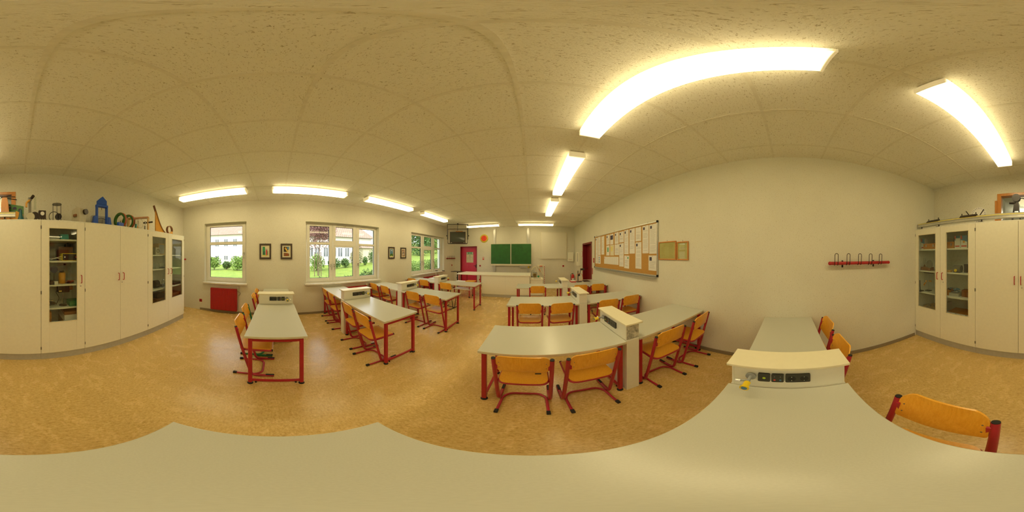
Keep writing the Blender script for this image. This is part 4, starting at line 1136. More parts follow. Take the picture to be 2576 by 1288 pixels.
def picture(y0, y1, z0, z1, label, art):
    cy, cz = (y0+y1)/2, z0
    t = thing('framed_picture', label, 'picture', (XL, cy, z0), 0, 'dark framed pictures on the window wall')
    w, h, f = (y1-y0)/2, z1-z0, .040
    g = MB(); g.box(.002,.022,-w,-w+f,0,h); g.box(.002,.022,w-f,w,0,h); g.box(.002,.022,-w+f,w-f,0,f*1.15); g.box(.002,.022,-w+f,w-f,h-f*1.15,h)
    g.build('picture_frame', M['picf'], t, bevel=.002)
    MB().box(.003,.010,-w+f,w-f,f*1.15,h-f*1.15).build('mount', M['mat'], t)
    for i, (m, poly) in enumerate(art):
        MB().prism([((-.068+.136*u), (h*.20+h*.60*v)) for u, v in poly], 'x', .0102+.0004*i, .0106+.0004*i+.0003).build('print_patch', M[m], t)
    MB().tube([(.004,0,h),(.004,.004,h+.02)], .002, 5).build('hanger', M['dkmet'], t)
picture(-.413, -.123, 1.467, 1.857, 'first dark framed picture by the single window, green with a red stroke', [
    ('greeni', [(0,.1),(.5,.1),(.45,.85),(.42,1),(0,1)]), ('dink', [(.12,.2),(.3,.15),(.34,.5),(.2,.6)]), ('plinth', [(.5,.12),(1,.15),(1,.6),(.8,.8),(.5,.8)]),
    ('coilg', [(.86,.1),(1,.12),(.98,.55),(.88,.5)]), ('redi', [(.58,.0),(.8,.02),(.84,.6),(.72,.72),(.62,.6)]), ('yeli', [(0,.0),(1,.02),(1,.08),(0,.12)])])
picture(.116, .406, 1.467, 1.857, 'second dark framed picture, orange diagonal shape on brown', [
    ('brownw', [(0,0),(1,0),(1,.25),(.6,.35),(0,.35)]), ('darkb', [(0,.45),(.6,.45),(.85,.7),(.6,.98),(0,1)]), ('bluei', [(.62,.75),(.98,.7),(1,1),(.65,1)]),
    ('honey', [(.12,.86),(.7,.35),(.86,.5),(.4,.95)]), ('yeli', [(.3,.75),(.72,.42),(.76,.5),(.4,.85)]), ('mat', [(.0,.36),(1,.30),(.95,.42),(0,.44)]), ('coilr', [(.3,0),(.5,0),(.75,.28),(.55,.28)])])
picture(3.352, 3.622, 1.455, 1.845, 'third dark framed picture, blue landscape, near the far window', [
    ('bluei', [(0,.3),(1,.3),(1,1),(0,1)]), ('paper', [(.1,.75),(.5,.8),(.9,.72),(.6,.9)]), ('coilg', [(0,0),(1,0),(1,.3),(.6,.45),(.3,.3),(0,.38)]), ('yeli', [(.2,.0),(.8,.0),(.7,.1),(.3,.1)])])
picture(3.897, 4.173, 1.46, 1.84, 'fourth dark framed picture, brown street view, closest to the far window', [
    ('brownw', [(0,0),(1,0),(1,1),(0,1)]), ('mat', [(.15,.1),(.3,.1),(.35,.8),(.2,.9)]), ('paper', [(.6,.2),(.75,.2),(.8,.95),(.62,.9)]), ('plinth', [(.38,.05),(.55,.05),(.55,.5),(.4,.5)]), ('dink', [(.1,.45),(.9,.5),(.9,.58),(.1,.52)])])
def socket(loc, axis, label, n=1):
    t = thing('wall_socket', label, 'socket', loc, 0, 'red wall sockets')
    if axis == 'l': MB().box(.0005,.011,-.041,.041,-.041,.041).build('cover_plate', M['dkr'], t, bevel=.003); MB().cyl((.0112,0,0),(.0125,0,0),.020,18).build('socket_insert', M['dkred'], t)
    else: MB().box(-.041,.041,-.011,-.0005,-.041,.041).build('cover_plate', M['dkr'], t, bevel=.003); MB().cyl((0,-.0112,0),(0,-.0125,0),.020,18).build('socket_insert', M['dkred'], t)
socket((XL, -2.03, .28), 'l', 'dark red wall socket low beside the single window radiator')
socket((XL, 7.61, 1.06), 'l', 'small dark red socket on the wall below the far coat rack')
socket((-2.60, YF, 1.05), 'f', 'dark red switch beside the red door handle')
socket((-2.61, YF, .335), 'f', 'dark red socket low between red door and desk')
socket((1.53, YF, 1.055), 'f', 'dark red socket on the front wall below the white panel')
t = thing('thermostat', 'small dark red knob on the window wall beside the cabinet', 'knob', (XL, -2.52, 1.45)); MB().lathe([(.012,.001),(.014,.02),(.026,.03),(.026,.05)], (0,0,0), 14, 'x').build('knob', M['dkr'], t, smooth=True)
# ---- coat racks
def rack(x, y, z, s, rz, label, L=.9):
    t = thing('coat_rack', label, 'coat rack', (x, y, z), rz, 'red coat racks')
    MB().tube([(-.065, -L/2, 0), (-.065, L/2, 0)], .022, 14).build('rail', M['dkr'], t, smooth=True)
    for q in (-1, 1): MB().ball((-.065, q*L/2, 0), .024).build('rail_end', M['dkr'], t, smooth=True)
    for q in (-.22, .26):
        b = MB(); b.box(-.006, -.001, q-.012, q+.012, -.06, .035); b.box(-.064,-.006, q-.008, q+.008, -.008, .008); b.build('wall_bracket', M['dkmet'], t)
    for k in range(5):
        y0 = -.29+k*.165-.0
        MB().tube(bend([(-.060, y0-.022, -.026), (-.090, y0-.022, -.020), (-.095, y0-.022, .07), (-.098, y0-.022, .125), (-.098, y0+.022, .125), (-.095, y0+.022, .07), (-.090, y0+.022, -.020), (-.060, y0+.022, -.026)], .02, 4), .0042, 8).build('hook', M['dkmet'], t, smooth=True)
    return t
rack(XR, -.983, 1.452, 1, 0, 'red coat rack with five wire hooks on the bare right wall')
rack(XL, 7.40, 1.43, 1, pi, 'far small red coat rack between far window and red door')
# ================================================================ RIGHT WALL: cork board and frames
t = thing('cork_board', 'large aluminium framed cork board on the right wall', 'notice board', (XR, 3.634, 1.17))
MB().box(-.014, -.001, -1.485, 1.485, .02, 1.01).build('cork_sheet', M['cork'], t)
for nm, b in (('frame_side', (-.026,-.001,-1.5,-1.478,0,1.03)), ('frame_side', (-.026,-.001,1.478,1.5,0,1.03)), ('frame_rail', (-.026,-.001,-1.478,1.478,1.008,1.03)), ('frame_rail', (-.026,-.001,-1.478,1.478,0,.022))):
    MB().box(*b).build(nm, M['alu'], t, bevel=.003)
MB().prism([(-.001,-.03),(-.075,-.03),(-.075,-.015),(-.066,-.022),(-.001,-.022)], 'y', -1.46, 1.46).build('pen_tray', M['alu'], t)
for y in (-1.49, 1.49):
    for z in (.01, 1.02): MB().box(-.034, -.001, y-.016, y+.016, z-.022, z+.022).build('corner_cap', M['rubber'], t, bevel=.005)
for y in (-1.2, .15, 1.35): MB().box(-.008, -.001, y-.008, y+.008, 1.03, 1.06).build('hanger', M['steel'], t)
PAP = [(4.85,5.05,1.30,2.15,'tallest narrow strip at the far end'),(4.63,4.83,1.57,2.16,'second strip from the far end, text only'),(4.63,4.83,1.30,1.56,'short sheet with blue pictures below the second strip'),(4.37,4.58,1.59,2.15,'plain long strip before the first gap of cork'),
(4.02,4.23,1.87,2.15,'sheet with a small dark sketch, upper row'),(3.80,3.99,1.86,2.15,'sheet with one big dark photo, upper row'),(3.53,3.74,1.86,2.16,'upper sheet right of the big dark photo'),(3.29,3.50,1.88,2.15,'upper sheet with a dark spot, before the long strips'),
(3.08,3.27,1.59,2.16,'long two-page strip with a small portrait, third from the middle'),(2.84,3.05,1.60,2.16,'long two-page strip with a purple portrait in the middle'),(2.62,2.82,1.86,2.16,'single text page in the upper row, near the right'),(2.38,2.58,1.60,2.16,'long strip of tables second from the near edge'),
(2.165,2.37,1.59,2.16,'long strip at the near upper corner of the board'),(4.03,4.23,1.56,1.85,'sheet with a green drawing, second row'),(3.77,3.99,1.56,1.85,'yellowish sheet in the second row'),(3.51,3.74,1.57,1.85,'sheet with coloured notes, second row'),
(3.29,3.50,1.29,1.86,'long strip reaching low in the middle of the board'),(3.06,3.27,1.26,1.56,'slightly crooked low sheet with a green picture'),(2.61,2.82,1.28,1.84,'long low strip with a portrait, near the right'),(3.53,4.38,1.32,1.53,'wide low calendar sheet of many columns'),
(2.165,2.39,1.27,1.56,'low sheet at the near lower corner with a dark portrait')]
rp = random.Random(11)
for i, (a, b, c, d, lab) in enumerate(PAP):
    w, h = (b-a)/2-.002, d-c-.003
    t = thing('paper_notice', 'paper on the cork board: '+lab, 'paper', (XR-.0155-.0006*(i % 3), (a+b)/2, c), 0, 'papers pinned to the cork board')
    if i == 17: t.rotation_euler = (radians(1.5), 0, 0)
    m = 'paper' if i not in (14,) else 'mat'
    MB().plate([(-w,0),(w,0),(w,h*.5),(w,h),(-w,h),(-w,h*.5)], lambda u, v: 0, .0008, 'y', 1).build('sheet', M[m], t).rotation_euler = (0,0,-pi/2)
    def ln(y0, y1, z0, z1, mm, nm='print_block'):
        MB().box(-.0016, -.0010, y0, y1, z0, z1).build(nm, M[mm], t)
    if i == 19:
        for k in range(8): ln(w-.04-k*.10, w-.043-k*.10, .01, h-.01, 'ink', 'column_line')
        ln(w-.06, w-.01, .02, h-.02, 'redi') if False else ln(w-.05, w-.02, h-.06, h-.02, 'redi')
    elif i == 5:
        ln(-w*.75, w*.85, h*.45, h*.86, 'dink')
    else:
        if i in (0,4,6,7,8,9,11,12,16,18,20): ln(w*.25 if i != 20 else w*.15, w*.75, h-(.085 if i != 20 else .10), h-.03, 'dink', 'small_picture')
        if i == 2:
            for k in range(3): ln(-w*.2, w*.4, .04+k*.065, .085+k*.065, 'bluei', 'small_picture')
        if i == 13: ln(-w*.4, w*.3, h*.35, h*.8, 'greeni', 'small_picture')
        if i == 17: ln(-w*.7, -w*.3, h*.75, h*.9, 'greeni', 'small_picture')
        if i == 14: ln(-w*.2, w*.4, h*.4, h*.85, 'yeli', 'small_picture')
        z = h-.11
        while z > .04:
            if rp.random() < .8 and i not in (2, 13, 14): ln(-w*rp.uniform(.4,.8), w*rp.uniform(.6,.8), z, z+.0035, 'ink', 'text_line')
            z -= .017 if h < .35 else .026
    MB().cyl((-.006, 0, h-.012), (-.001, 0, h-.012), .004, 8).build('push_pin', M['dink'], t)
def cert(y0, y1, z0, z1, label, cols):
    t = thing('framed_certificate', label, 'picture', (XR, (y0+y1)/2, z0), 0, 'framed yellow sheets')
    w, h, f = (y1-y0)/2, z1-z0, .020
    g = MB(); g.box(-.020,-.002,-w,-w+f,0,h); g.box(-.020,-.002,w-f,w,0,h); g.box(-.020,-.002,-w+f,w-f,0,f); g.box(-.020,-.002,-w+f,w-f,h-f,h); g.build('picture_frame', M['orangew'], t, bevel=.002)
    MB().box(-.010,-.003,-w+f,w-f,f,h-f).build('yellow_sheet', M['ypaper'], t)
    for c in cols:
        for k in range(14): MB().box(-.0108,-.0102, c-.045, c+.045, h-.06-k*.016, h-.058-k*.016).build('text_line', M['cork'], t)
    MB().box(-.0145,-.0135,-w+f,w-f,f,h-f).build('glass_cover', M['cabglass'], t)
    MB().tube([(-.005,0,h),(-.004,0,h+.025)], .002, 5).build('hanger', M['dkmet'], t)
cert(1.704, 2.112, 1.48, 1.80, 'wider framed yellow document with two text columns by the cork board', (.09, -.09))
cert(1.456, 1.690, 1.48, 1.78, 'narrow framed yellow sheet right of the wider one', (0,))
t = thing('light_switch', 'pair of small reddish switches by the dark red door', 'switch', (XR, 5.24, 1.40)); MB().box(-.012,-.001,-.04,.04,0,.08).build('switch_plate', M['dkr'], t, bevel=.003); MB().box(-.012,-.001,-.04,.04,-.085,-.005).build('switch_plate', M['dkr'], t, bevel=.003)
t = thing('hook_strip', 'narrow vertical red strip beside the dark red door', 'strip', (XR, 5.37, .90)); MB().box(-.012,-.001,-.02,.02,0,.22).build('strip', M['dkr'], t, bevel=.003)
t = thing('towel_dispenser', 'white paper towel dispenser on the right wall near the front corner', 'dispenser', (XR, 6.95, 1.12)); MB().box(-.11,-.001,-.17,.17,.0,.60).build('dispenser_body', M['cab'], t, bevel=.008); MB().box(-.112,-.1105,-.10,.02,.18,.56).build('window_slot', M['plinth'], t)
t = thing('first_aid_box', 'white box with a thin red line on the front wall corner', 'box', (1.90, YF, 1.28)); MB().box(-.16,.13,-.10,-.001,0,.45).build('box_body', M['cab'], t, bevel=.006); MB().box(-.12,.05,-.102,-.1005,.10,.11).build('red_line', M['redi'], t)
t = thing('framed_notice', 'small red-rimmed notice left of the dark red door', 'notice', (XR, 6.60, 1.52)); MB().box(-.008,-.001,-.08,.08,0,.21).build('notice_rim', M['redi'], t); MB().box(-.010,-.0085,-.07,.07,.01,.20).build('sheet', M['paper'], t)
t = thing('fire_extinguisher', 'red fire extinguisher hanging in the front right corner', 'fire extinguisher', (1.965, 7.70, .22))
MB().lathe([(.060,0),(.075,.02),(.075,.36),(.055,.41),(.022,.43),(.022,.455)], (0,0,0), 20).build('cylinder', M['extred'], t, smooth=True)
MB().box(-.05,.03,-.014,.014,.455,.485).build('valve_head', M['darkb'], t, bevel=.003); MB().tube(bend([(-.045,0,.47),(-.11,0,.42),(-.095,0,.15)], .05, 5), .009, 8).build('hose', M['rubber'], t, smooth=True); MB().box(.0,.02,.076,.186,.30,.34).build('wall_bracket', M['dkmet'], t); MB().band((0,0,.20), .0755, .0765, .10, 'z', 20, -2.4, -.7).build('label_band', M['paper'], t)
t = thing('cable_stand', 'black laboratory stand with orange cables on the bench by the door', 'stand', (1.47, 4.97, .7205))
MB().box(-.08,.08,-.09,.09,0,.012).build('foot', M['dkmet'], t, bevel=.003); MB().tube([(-.03,0,.012),(-.03,0,.36)], .013, 10).build('post', M['dkmet'], t, smooth=True)
MB().ball((-.0,0,.22), .042).build('clamp_head', M['darkb'], t, smooth=True); MB().box(.05,.18,-.03,.03,.37,.43).build('head', M['darkb'], t, bevel=.008); MB().tube([(.03,0,.24),(.06,0,.40)], .010).build('arm', M['darkb'], t)
for q in (-1, 1): MB().tube(bend([(.02,q*.02,.27),(-.09 if q < 0 else .12, q*.03,.24),(-.10 if q < 0 else .15,q*.04,.04),(.0,q*.03,.018)], .08, 6), .006, 8).build('orange_cable', M['orange'], t, smooth=True)
t = thing('tablet_plate', 'flat dark glass plate lying on the bench by the dark red door', 'plate', (1.72, 5.05, .7205)); MB().box(-.11,.11,-.15,.15,0,.010).build('plate_body', M['scr'], t, bevel=.002); MB().box(-.12,-.111,-.15,.15,0,.012).build('plate_rim', M['alu'], t)
t = thing('red_tray', 'red-rimmed white tray beside the black stand', 'tray', (1.30, 5.0, .7205)); MB().box(-.10,.06,-.12,.12,0,.035).build('tray_rim', M['redi'], t, bevel=.006); MB().box(-.09,.05,-.11,.11,.0352,.037).build('tray_floor', M['white'], t)
# ================================================================ FRONT
t = thing('chalkboard', 'green two-panel sliding chalkboard on the front wall', 'chalkboard', (-1.02, YF, 0))
for x in (-.82, .83):
    g = MB(); g.box(x-.055,x+.055,-.05,-.001,.30,2.90); g.box(x-.035,x-.015,-.060,-.0505,.30,2.90); g.box(x+.015,x+.035,-.060,-.0505,.30,2.90); g.build('guide_rail', M['alu'], t)
for s in (-1, 1):
    x0, x1 = (-.985, -.02) if s < 0 else (.02, .985)
    MB().box(x0,x1,-.085,-.068,1.16,2.13).build('writing_panel', M['board'], t)
    g = MB(); g.box(x0-.012,x0,-.09,-.065,1.15,2.14); g.box(x1,x1+.012,-.09,-.065,1.15,2.14); g.box(x0,x1,-.09,-.065,2.13,2.142); g.box(x0,x1,-.09,-.065,1.148,1.16); g.build('panel_frame', M['cabedge'], t)
MB().box(-.005,.005,-.088,-.07,1.15,2.14).build('middle_strip', M['greyp'], t)
MB().prism([(-.065,1.085),(-.155,1.085),(-.155,1.115),(-.148,1.095),(-.065,1.095)], 'x', -.99, .99).build('chalk_tray', M['cabedge'], t); MB().box(-.99,.99,-.067,-.062,1.085,1.15).build('lower_apron', M['cabedge'], t)
MB().box(.42,.78,-.14,-.07,.99,1.084).build('under_box', M['plinth'], t)
t = thing('sponge', 'yellow sponge lying at the right end under the chalkboard', 'sponge', (-.17, 7.79, .97)); MB().box(-.03,.03,-.01,.03,-.0,.08).build('sponge_body', M['yellow'], t, bevel=.008)
t = thing('projection_panel', 'large blank cream panel on the front wall right of the chalkboard', 'whiteboard', (1.062, YF, 1.41))
MB().box(-.615,.615,-.045,-.012,.012,1.272).build('panel_surface', M['wboard'], t); g = MB(); g.box(-.63,-.6155,-.05,-.001,0,1.285); g.box(.6155,.63,-.05,-.001,0,1.285); g.box(-.6155,.6155,-.05,-.001,0,.0115); g.box(-.6155,.6155,-.05,-.001,1.2725,1.285); g.build('panel_rim', M['cabedge'], t)
t = thing('wall_clock', 'round clock with yellow ring and red face', 'clock', (-2.385, YF, 2.438))
MB().lathe([(.208,-.001),(.208,-.025),(.195,-.035),(.145,-.035)], (0,0,0), 40, 'y').build('clock_ring', M['clocky'], t, smooth=True)
MB().cyl((0,-.0355,0),(0,-.040,0), .145, 36).build('clock_face', M['clockr'], t)
for k in range(4): MB().cyl((.125*cos(k*pi/2),-.0402,.125*sin(k*pi/2)),(.125*cos(k*pi/2),-.044,.125*sin(k*pi/2)), .014, 10).build('hour_mark', M['dkred'], t)
MB().tube([(0,-.045,0),(.02,-.045,.07)], .006, 6).build('hour_hand', M['dkred'], t); MB().tube([(0,-.048,0),(.06,-.048,-.07)], .004, 6).build('minute_hand', M['dkred'], t)
t = thing('fire_pictogram', 'small red and white safety sign right of the red door', 'sign', (-2.43, YF, 1.35)); MB().box(-.042,.042,-.004,-.001,0,.145).build('sign_plate', M['redi'], t); MB().box(-.028,.028,-.0052,-.0042,.06,.13).build('pictogram', M['paper'], t); MB().box(-.010,.012,-.006,-.0053,.075,.115).build('flame_mark', M['redi'], t)
t = thing('escape_plan', 'escape plan with a green header on the red door', 'sign', (-3.21, YF+.1195, 1.20))
MB().box(-.195,.195,-.003,-.0005,0,.56).build('plan_sheet', M['mat'], t); MB().box(-.195,.195,-.0045,-.0032,.44,.56).build('green_header', M['greeni'], t)
for x in (-.15, .15): MB().box(x-.03,x+.03,-.006,-.0047,.46,.54).build('pictogram', M['paper'], t)
for z in (.515, .485): MB().box(-.08,.09,-.006,-.0047,z-.008,z+.008).build('header_text', M['paper'], t)
for k in range(6):
    if k in (0,2,3,5): MB().box(-.15+.06*k,-.145+.06*k,-.0042,-.0032,.08,.28).build('plan_line', M['ink'], t)
MB().box(-.16,.16,-.0042,-.0032,.272,.28).build('plan_line', M['ink'], t); MB().box(-.16,-.02,-.0042,-.0032,.20,.206).build('plan_line', M['ink'], t); MB().box(-.03,.03,-.0042,-.0032,.33,.37).build('plan_stamp', M['ink'], t)
# television in its hanging bracket
t = thing('television_bracket', 'black hanging frame of the television in the front left ceiling corner', 'bracket', (-3.15, 6.42, 2.09), radians(26)); t.scale = (.93, .93, 1)
g = MB(); g.box(-.50,.50,-.014,.014,.845,.87); g.build('top_bar', M['dkmet'], t)
for s in (-1, 1):
    MB().box(s*.475,s*.50,-.014,.014,.18,.844).build('hanger_arm', M['dkmet'], t); MB().tube([(s*.500,0,.50),(s*.55,0,.50)], .03, 12).build('clamp_knob', M['rubber'], t) if False else MB().tube([(s*.500,0,.35),(s*.54,0,.35)], .025, 12).build('clamp_knob', M['rubber'], t)
g = MB(); g.box(-.47,-.448,-.014,.014,0,.66); g.box(.448,.47,-.014,.014,0,.66); g.box(-.448,.448,-.014,.014,.638,.66); g.box(-.448,.448,-.014,.30,0,.02); g.build('inner_cradle', M['dkmet'], t)
MB().tube([(0,0,.871),(0,0,.905)], .035, 14).build('ceiling_mount', M['dkmet'], t); MB().tube([(0,0,.58),(0,0,.844)], .010).build('centre_rod', M['dkmet'], t)
t = thing('television', 'old grey tube television with a dark screen under the ceiling', 'television', (-3.15, 6.42, 2.111), radians(26)); t.scale = (.93, .93, 1)
MB().box(-.37,.37,-.02,.06,0,.505).build('front_bezel', M['darkb'], t, bevel=.012); MB().prism([(.061,.0),(.061,.50),(.20,.46),(.40,.36),(.40,.05),(.25,.0)], 'x', -.33, .33).build('rear_housing', M['darkb'], t)
MB().plate(rrect(-.325,.325,.055,.465,.03,4), lambda u, v: -.024-.012*(1-(u/.33)**2)*(1-((v-.26)/.21)**2), -.006, 'y', 5).build('screen', M['scr'], t, smooth=True)
for x in (-.30, .30): MB().box(x-.03,x+.03,-.026,-.0205,.008,.03).build('speaker_tab', M['cream'], t)
t = thing('receiver_box', 'flat orange-brown box on top of the television', 'box', (-3.11, 6.50, 2.617), radians(26)); MB().box(-.16,.15,-.06,.06,0,.03).build('box_body', M['orangew'], t, bevel=.004)
# teacher desk
t = thing('teacher_desk', 'long white teacher desk with a closed front panel before the chalkboard', 'desk', (-.97, 6.25, 0))
MB().box(-1.93,.91,-.43,.53,.815,.852).build('desktop', M['cab'], t, bevel=.006)
MB().box(-.895,.885,-.40,-.375,.11,.8145).build('front_panel', M['cab'], t, bevel=.002)
for x in (-.895, .86): MB().box(x,x+.025,-.374,.45,.11,.8145).build('side_panel', M['cab'], t)
MB().box(-.88,.87,-.395,.42,0,.109).build('plinth', M['plinth'], t); MB().box(.0,.002,-.401,-.400,.11,.81).build('panel_joint', M['plinth'], t)
for x, y in ((-1.85,-.36),(-1.85,.45),(-.96,-.36)):
    lg = MB().box(x-.018,x+.018,y-.018,y+.018,.055,.8145).build('leg', M['red'], t, bevel=.004); MB().cyl((x-.014,y,.0285),(x+.014,y,.0285), .028, 16).build('caster', M['rubber'], lg)
MB().box(-1.831,-.979,-.345,-.33,.78,.8145).build('apron_rail', M['red'], t) if False else None
t2 = thing('low_trolley', 'low trolley with white shelves and black casters before the left end of the desk', 'trolley', (-2.50, 5.60, 0))
MB().box(-.33,.33,-.20,.20,.30,.325).build('shelf', M['white'], t2, bevel=.003); MB().box(-.33,.33,-.20,.20,.565,.585).build('shelf', M['white'], t2, bevel=.003)
for x in (-.30,.30):
    for y in (-.17,.17):
        lg = MB().box(x-.013,x+.013,y-.013,y+.013,.06,.564).build('leg', M['red'], t2); MB().cyl((x-.012,y,.03),(x+.012,y,.03), .030, 14).build('caster', M['rubber'], lg)
o = MB().plate(rrect(-.17,.17,-.15,.15,.04), lambda u, v: .045-.25*u*u, .02, 'z', 4).build('curved_board', M['wood'], None, smooth=True, loc=(-2.21, 5.60, .5862)); tag(o, 'orange curved plywood board on the trolley, just showing above the front left table', 'board')
t = thing('side_table', 'black narrow-legged stand between far window and red door', 'stand', (-3.42, 6.95, 0))
MB().box(-.25,.25,-.20,.20,.80,.82).build('stand_top', M['darkb'], t, bevel=.003); MB().tube([(0,0,.03),(0,0,.80)], .025, 12).build('post', M['dkmet'], t, smooth=True); MB().cyl((-.045,0,.5),(-.02,0,.5),.02).build('height_knob', M['rubber'], t)
g = MB(); g.box(-.25,.25,-.02,.02,.004,.03); g.box(-.02,.02,-.25,-.0205,.004,.03); g.box(-.02,.02,.0205,.25,.004,.03); g.build('foot_cross', M['dkmet'], t)
# sink unit
t = thing('sink_cabinet', 'low white sink cabinet right of the teacher desk', 'cabinet', (.175, 6.18, 0))
MB().box(-.23,.22,-.28,.30,.10,.675).build('body', M['cab'], t, bevel=.002); MB().box(-.22,.21,-.26,.30,0,.099).build('plinth', M['plinth'], t)
g = MB(); g.box(-.235,.235,-.30,-.18,.676,.70); g.box(-.235,.235,.16,.32,.676,.70); g.box(-.235,-.12,-.18,.16,.676,.70); g.box(.16,.235,-.18,.16,.676,.70); g.build('worktop', M['cabedge'], t)
MB().box(-.12,.16,-.18,.16,.6755,.680).build('basin', M['plinth'], t)
MB().tube(bend([(-.18,.20,.70),(-.18,.20,.98),(-.10,.05,.98),(-.10,.05,.93)], .04, 4), .012, 10).build('faucet', M['greyp'], t, smooth=True); MB().cyl((-.18,.20,.74),(-.18,.14,.74), .02).build('tap_knob', M['rubber'], t)
t = thing('glass_tank', 'small glass tank holding a brown block on the sink', 'tank', (.105, 6.40, .7005))
g = MB(); g.box(-.075,.075,-.001,.001,0,.20); g.build('tank_front', M['clear'], t) ; MB().box(-.06,.06,.02,.08,0,.15).build('brown_block', M['card'], t); MB().tube([(-.075,0,.20),(.075,0,.20)], .006).build('tank_rim', M['dkmet'], t); MB().tube([(.075,0,0),(.075,0,.20)], .004).build('tank_edge', M['dkmet'], t)
o = MB().ball((0,0,0), .04).build('green_sponge', M['greeni'], None, smooth=True, loc=(.25, 6.40, .742)); tag(o, 'green scrubbing sponge beside the glass tank', 'sponge')
# board instruments hung behind the sink
t = thing('set_square', 'large cream set square with an orange grip leaning at the front wall', 'set square', (.47, 7.86, .66))
def tri(g, a, b, c, th, y0, y1):
    P3 = [Vector(a), Vector(b), Vector(c)]; ce = (P3[0]+P3[1]+P3[2])/3
    q = [ce+(p-ce)*(1-th) for p in P3]
    for i in range(3):
        j = (i+1) % 3
        g.prism([tuple(P3[i]), tuple(P3[j]), tuple(q[j]), tuple(q[i])], 'y', y0, y1)
g = MB(); tri(g, (-.25,.47), (.10,.47), (.10,-.10), .38, -.012, -.002); g.build('square_body', M['coltop'], t)
MB().box(-.11,.03,-.022,-.0125,.385,.415).build('grip', M['clockr'], t); MB().tube([(-.14,-.020,.28),(-.07,-.020,.13)], .012).build('grip', M['orange'], t)
t = thing('board_protractor', 'large cream half-round board protractor behind the sink', 'protractor', (.20, 7.86, .74))
MB().band((0,-.018,.09), .19, .235, .008, 'y', 30, pi*.55, pi*1.55).build('protractor_arc', M['coltop'], t); MB().prism([(-.04,.315),(.0,.32),(.17,-.10),(.13,-.12)], 'y', -.024, -.014).build('protractor_bar', M['coltop'], t)
t = thing('board_ruler', 'red and white striped metre ruler standing by the front wall', 'ruler', (.60, 7.80, .0))
MB().box(-.022,.022,-.006,.006,.18,1.13).build('ruler_body', M['paper'], t)
for k in range(9): MB().box(-.021,.004,-.0075,-.0062,.20+k*.10,.25+k*.10).build('red_stripe', M['redi'], t)
MB().box(-.03,.03,-.02,.02,.0,.18).build('ruler_holder', M['plinth'], t)
# red drawer pedestal with white top near the far window
t = thing('drawer_cabinet', 'dark red drawer cabinet with white top below the far window', 'cabinet', (-3.36, 5.25, 0))
MB().box(-.30,.30,-.24,.24,.0,.675).build('carcass', M['dkr'], t, bevel=.003); MB().box(-.32,.32,-.26,.26,.676,.70).build('top', M['white'], t, bevel=.003)
for x in (-.15, .15):
    for k in range(4):
        dr = MB().box(x-.14,x+.14,-.258,-.2405,.03+k*.16,.18+k*.16).build('drawer', M['dkred'], t, bevel=.002)
        MB().tube(bend([(x-.05,-.258,.12+k*.16),(x-.05,-.28,.12+k*.16),(x+.05,-.28,.12+k*.16),(x+.05,-.258,.12+k*.16)], .01, 3), .005, 7).build('handle', M['chrome'], dr, smooth=True)
for i, (x, y) in enumerate(((-3.46, 5.18), (-3.22, 5.30))):
    t = thing('tube_stand', ['chrome rod stand with black head, nearer the far window', 'chrome rod stand with black head, nearer the front'][i], 'stand', (x, y, .7005), 0, 'chrome stands on the red cabinet')
    MB().box(-.09,.09,-.05,.05,0,.012).build('foot', M['dkmet'], t); MB().tube([(0,0,.012),(0,0,.27)], .012, 10).build('rod', M['chrome'], t, smooth=True); MB().tube([(-.03,0,.285),(.07,.0,.285)], .016, 10).build('head', M['darkb'], t, smooth=True)
# ================================================================ OUTSIDE
def ground(x, y):
    return -.25+.062*max(y, 0)+(.10*max(0, -x-24)*min(1, max(0, (y-12)/6)))
g = MB(); nx, ny = 34, 48
X0, X1, Y0, Y1 = -75, -4.46, -45, 95
for i in range(nx+1):
    for j in range(ny+1):
        x = X1+(X0-X1)*(i/nx)**1.6; y = Y0+(Y1-Y0)*j/ny
        g.v.append((x, y, ground(x, y)))
for i in range(nx):
    for j in range(ny):
        a = i*(ny+1)+j; g.face((a, a+1, a+ny+2, a+ny+1))
struct(g.build('ground', M['lawn'], None, smooth=True))
def roof(g, pts):
    g.quad(*pts)
def uvroof(o, sx=1, sy=1):
    me = o.data; uv = me.uv_layers.new(name='uv')
    for p in me.polygons:
        n = p.normal; u = Vector((0,0,1)).cross(n)
        if u.length < .01: u = Vector((1,0,0))
        u.normalize(); v = n.cross(u)
        for li in p.loop_indices:
            co = me.vertices[me.loops[li].vertex_index].co; uv.data[li].uv = (co.dot(u), co.dot(v))
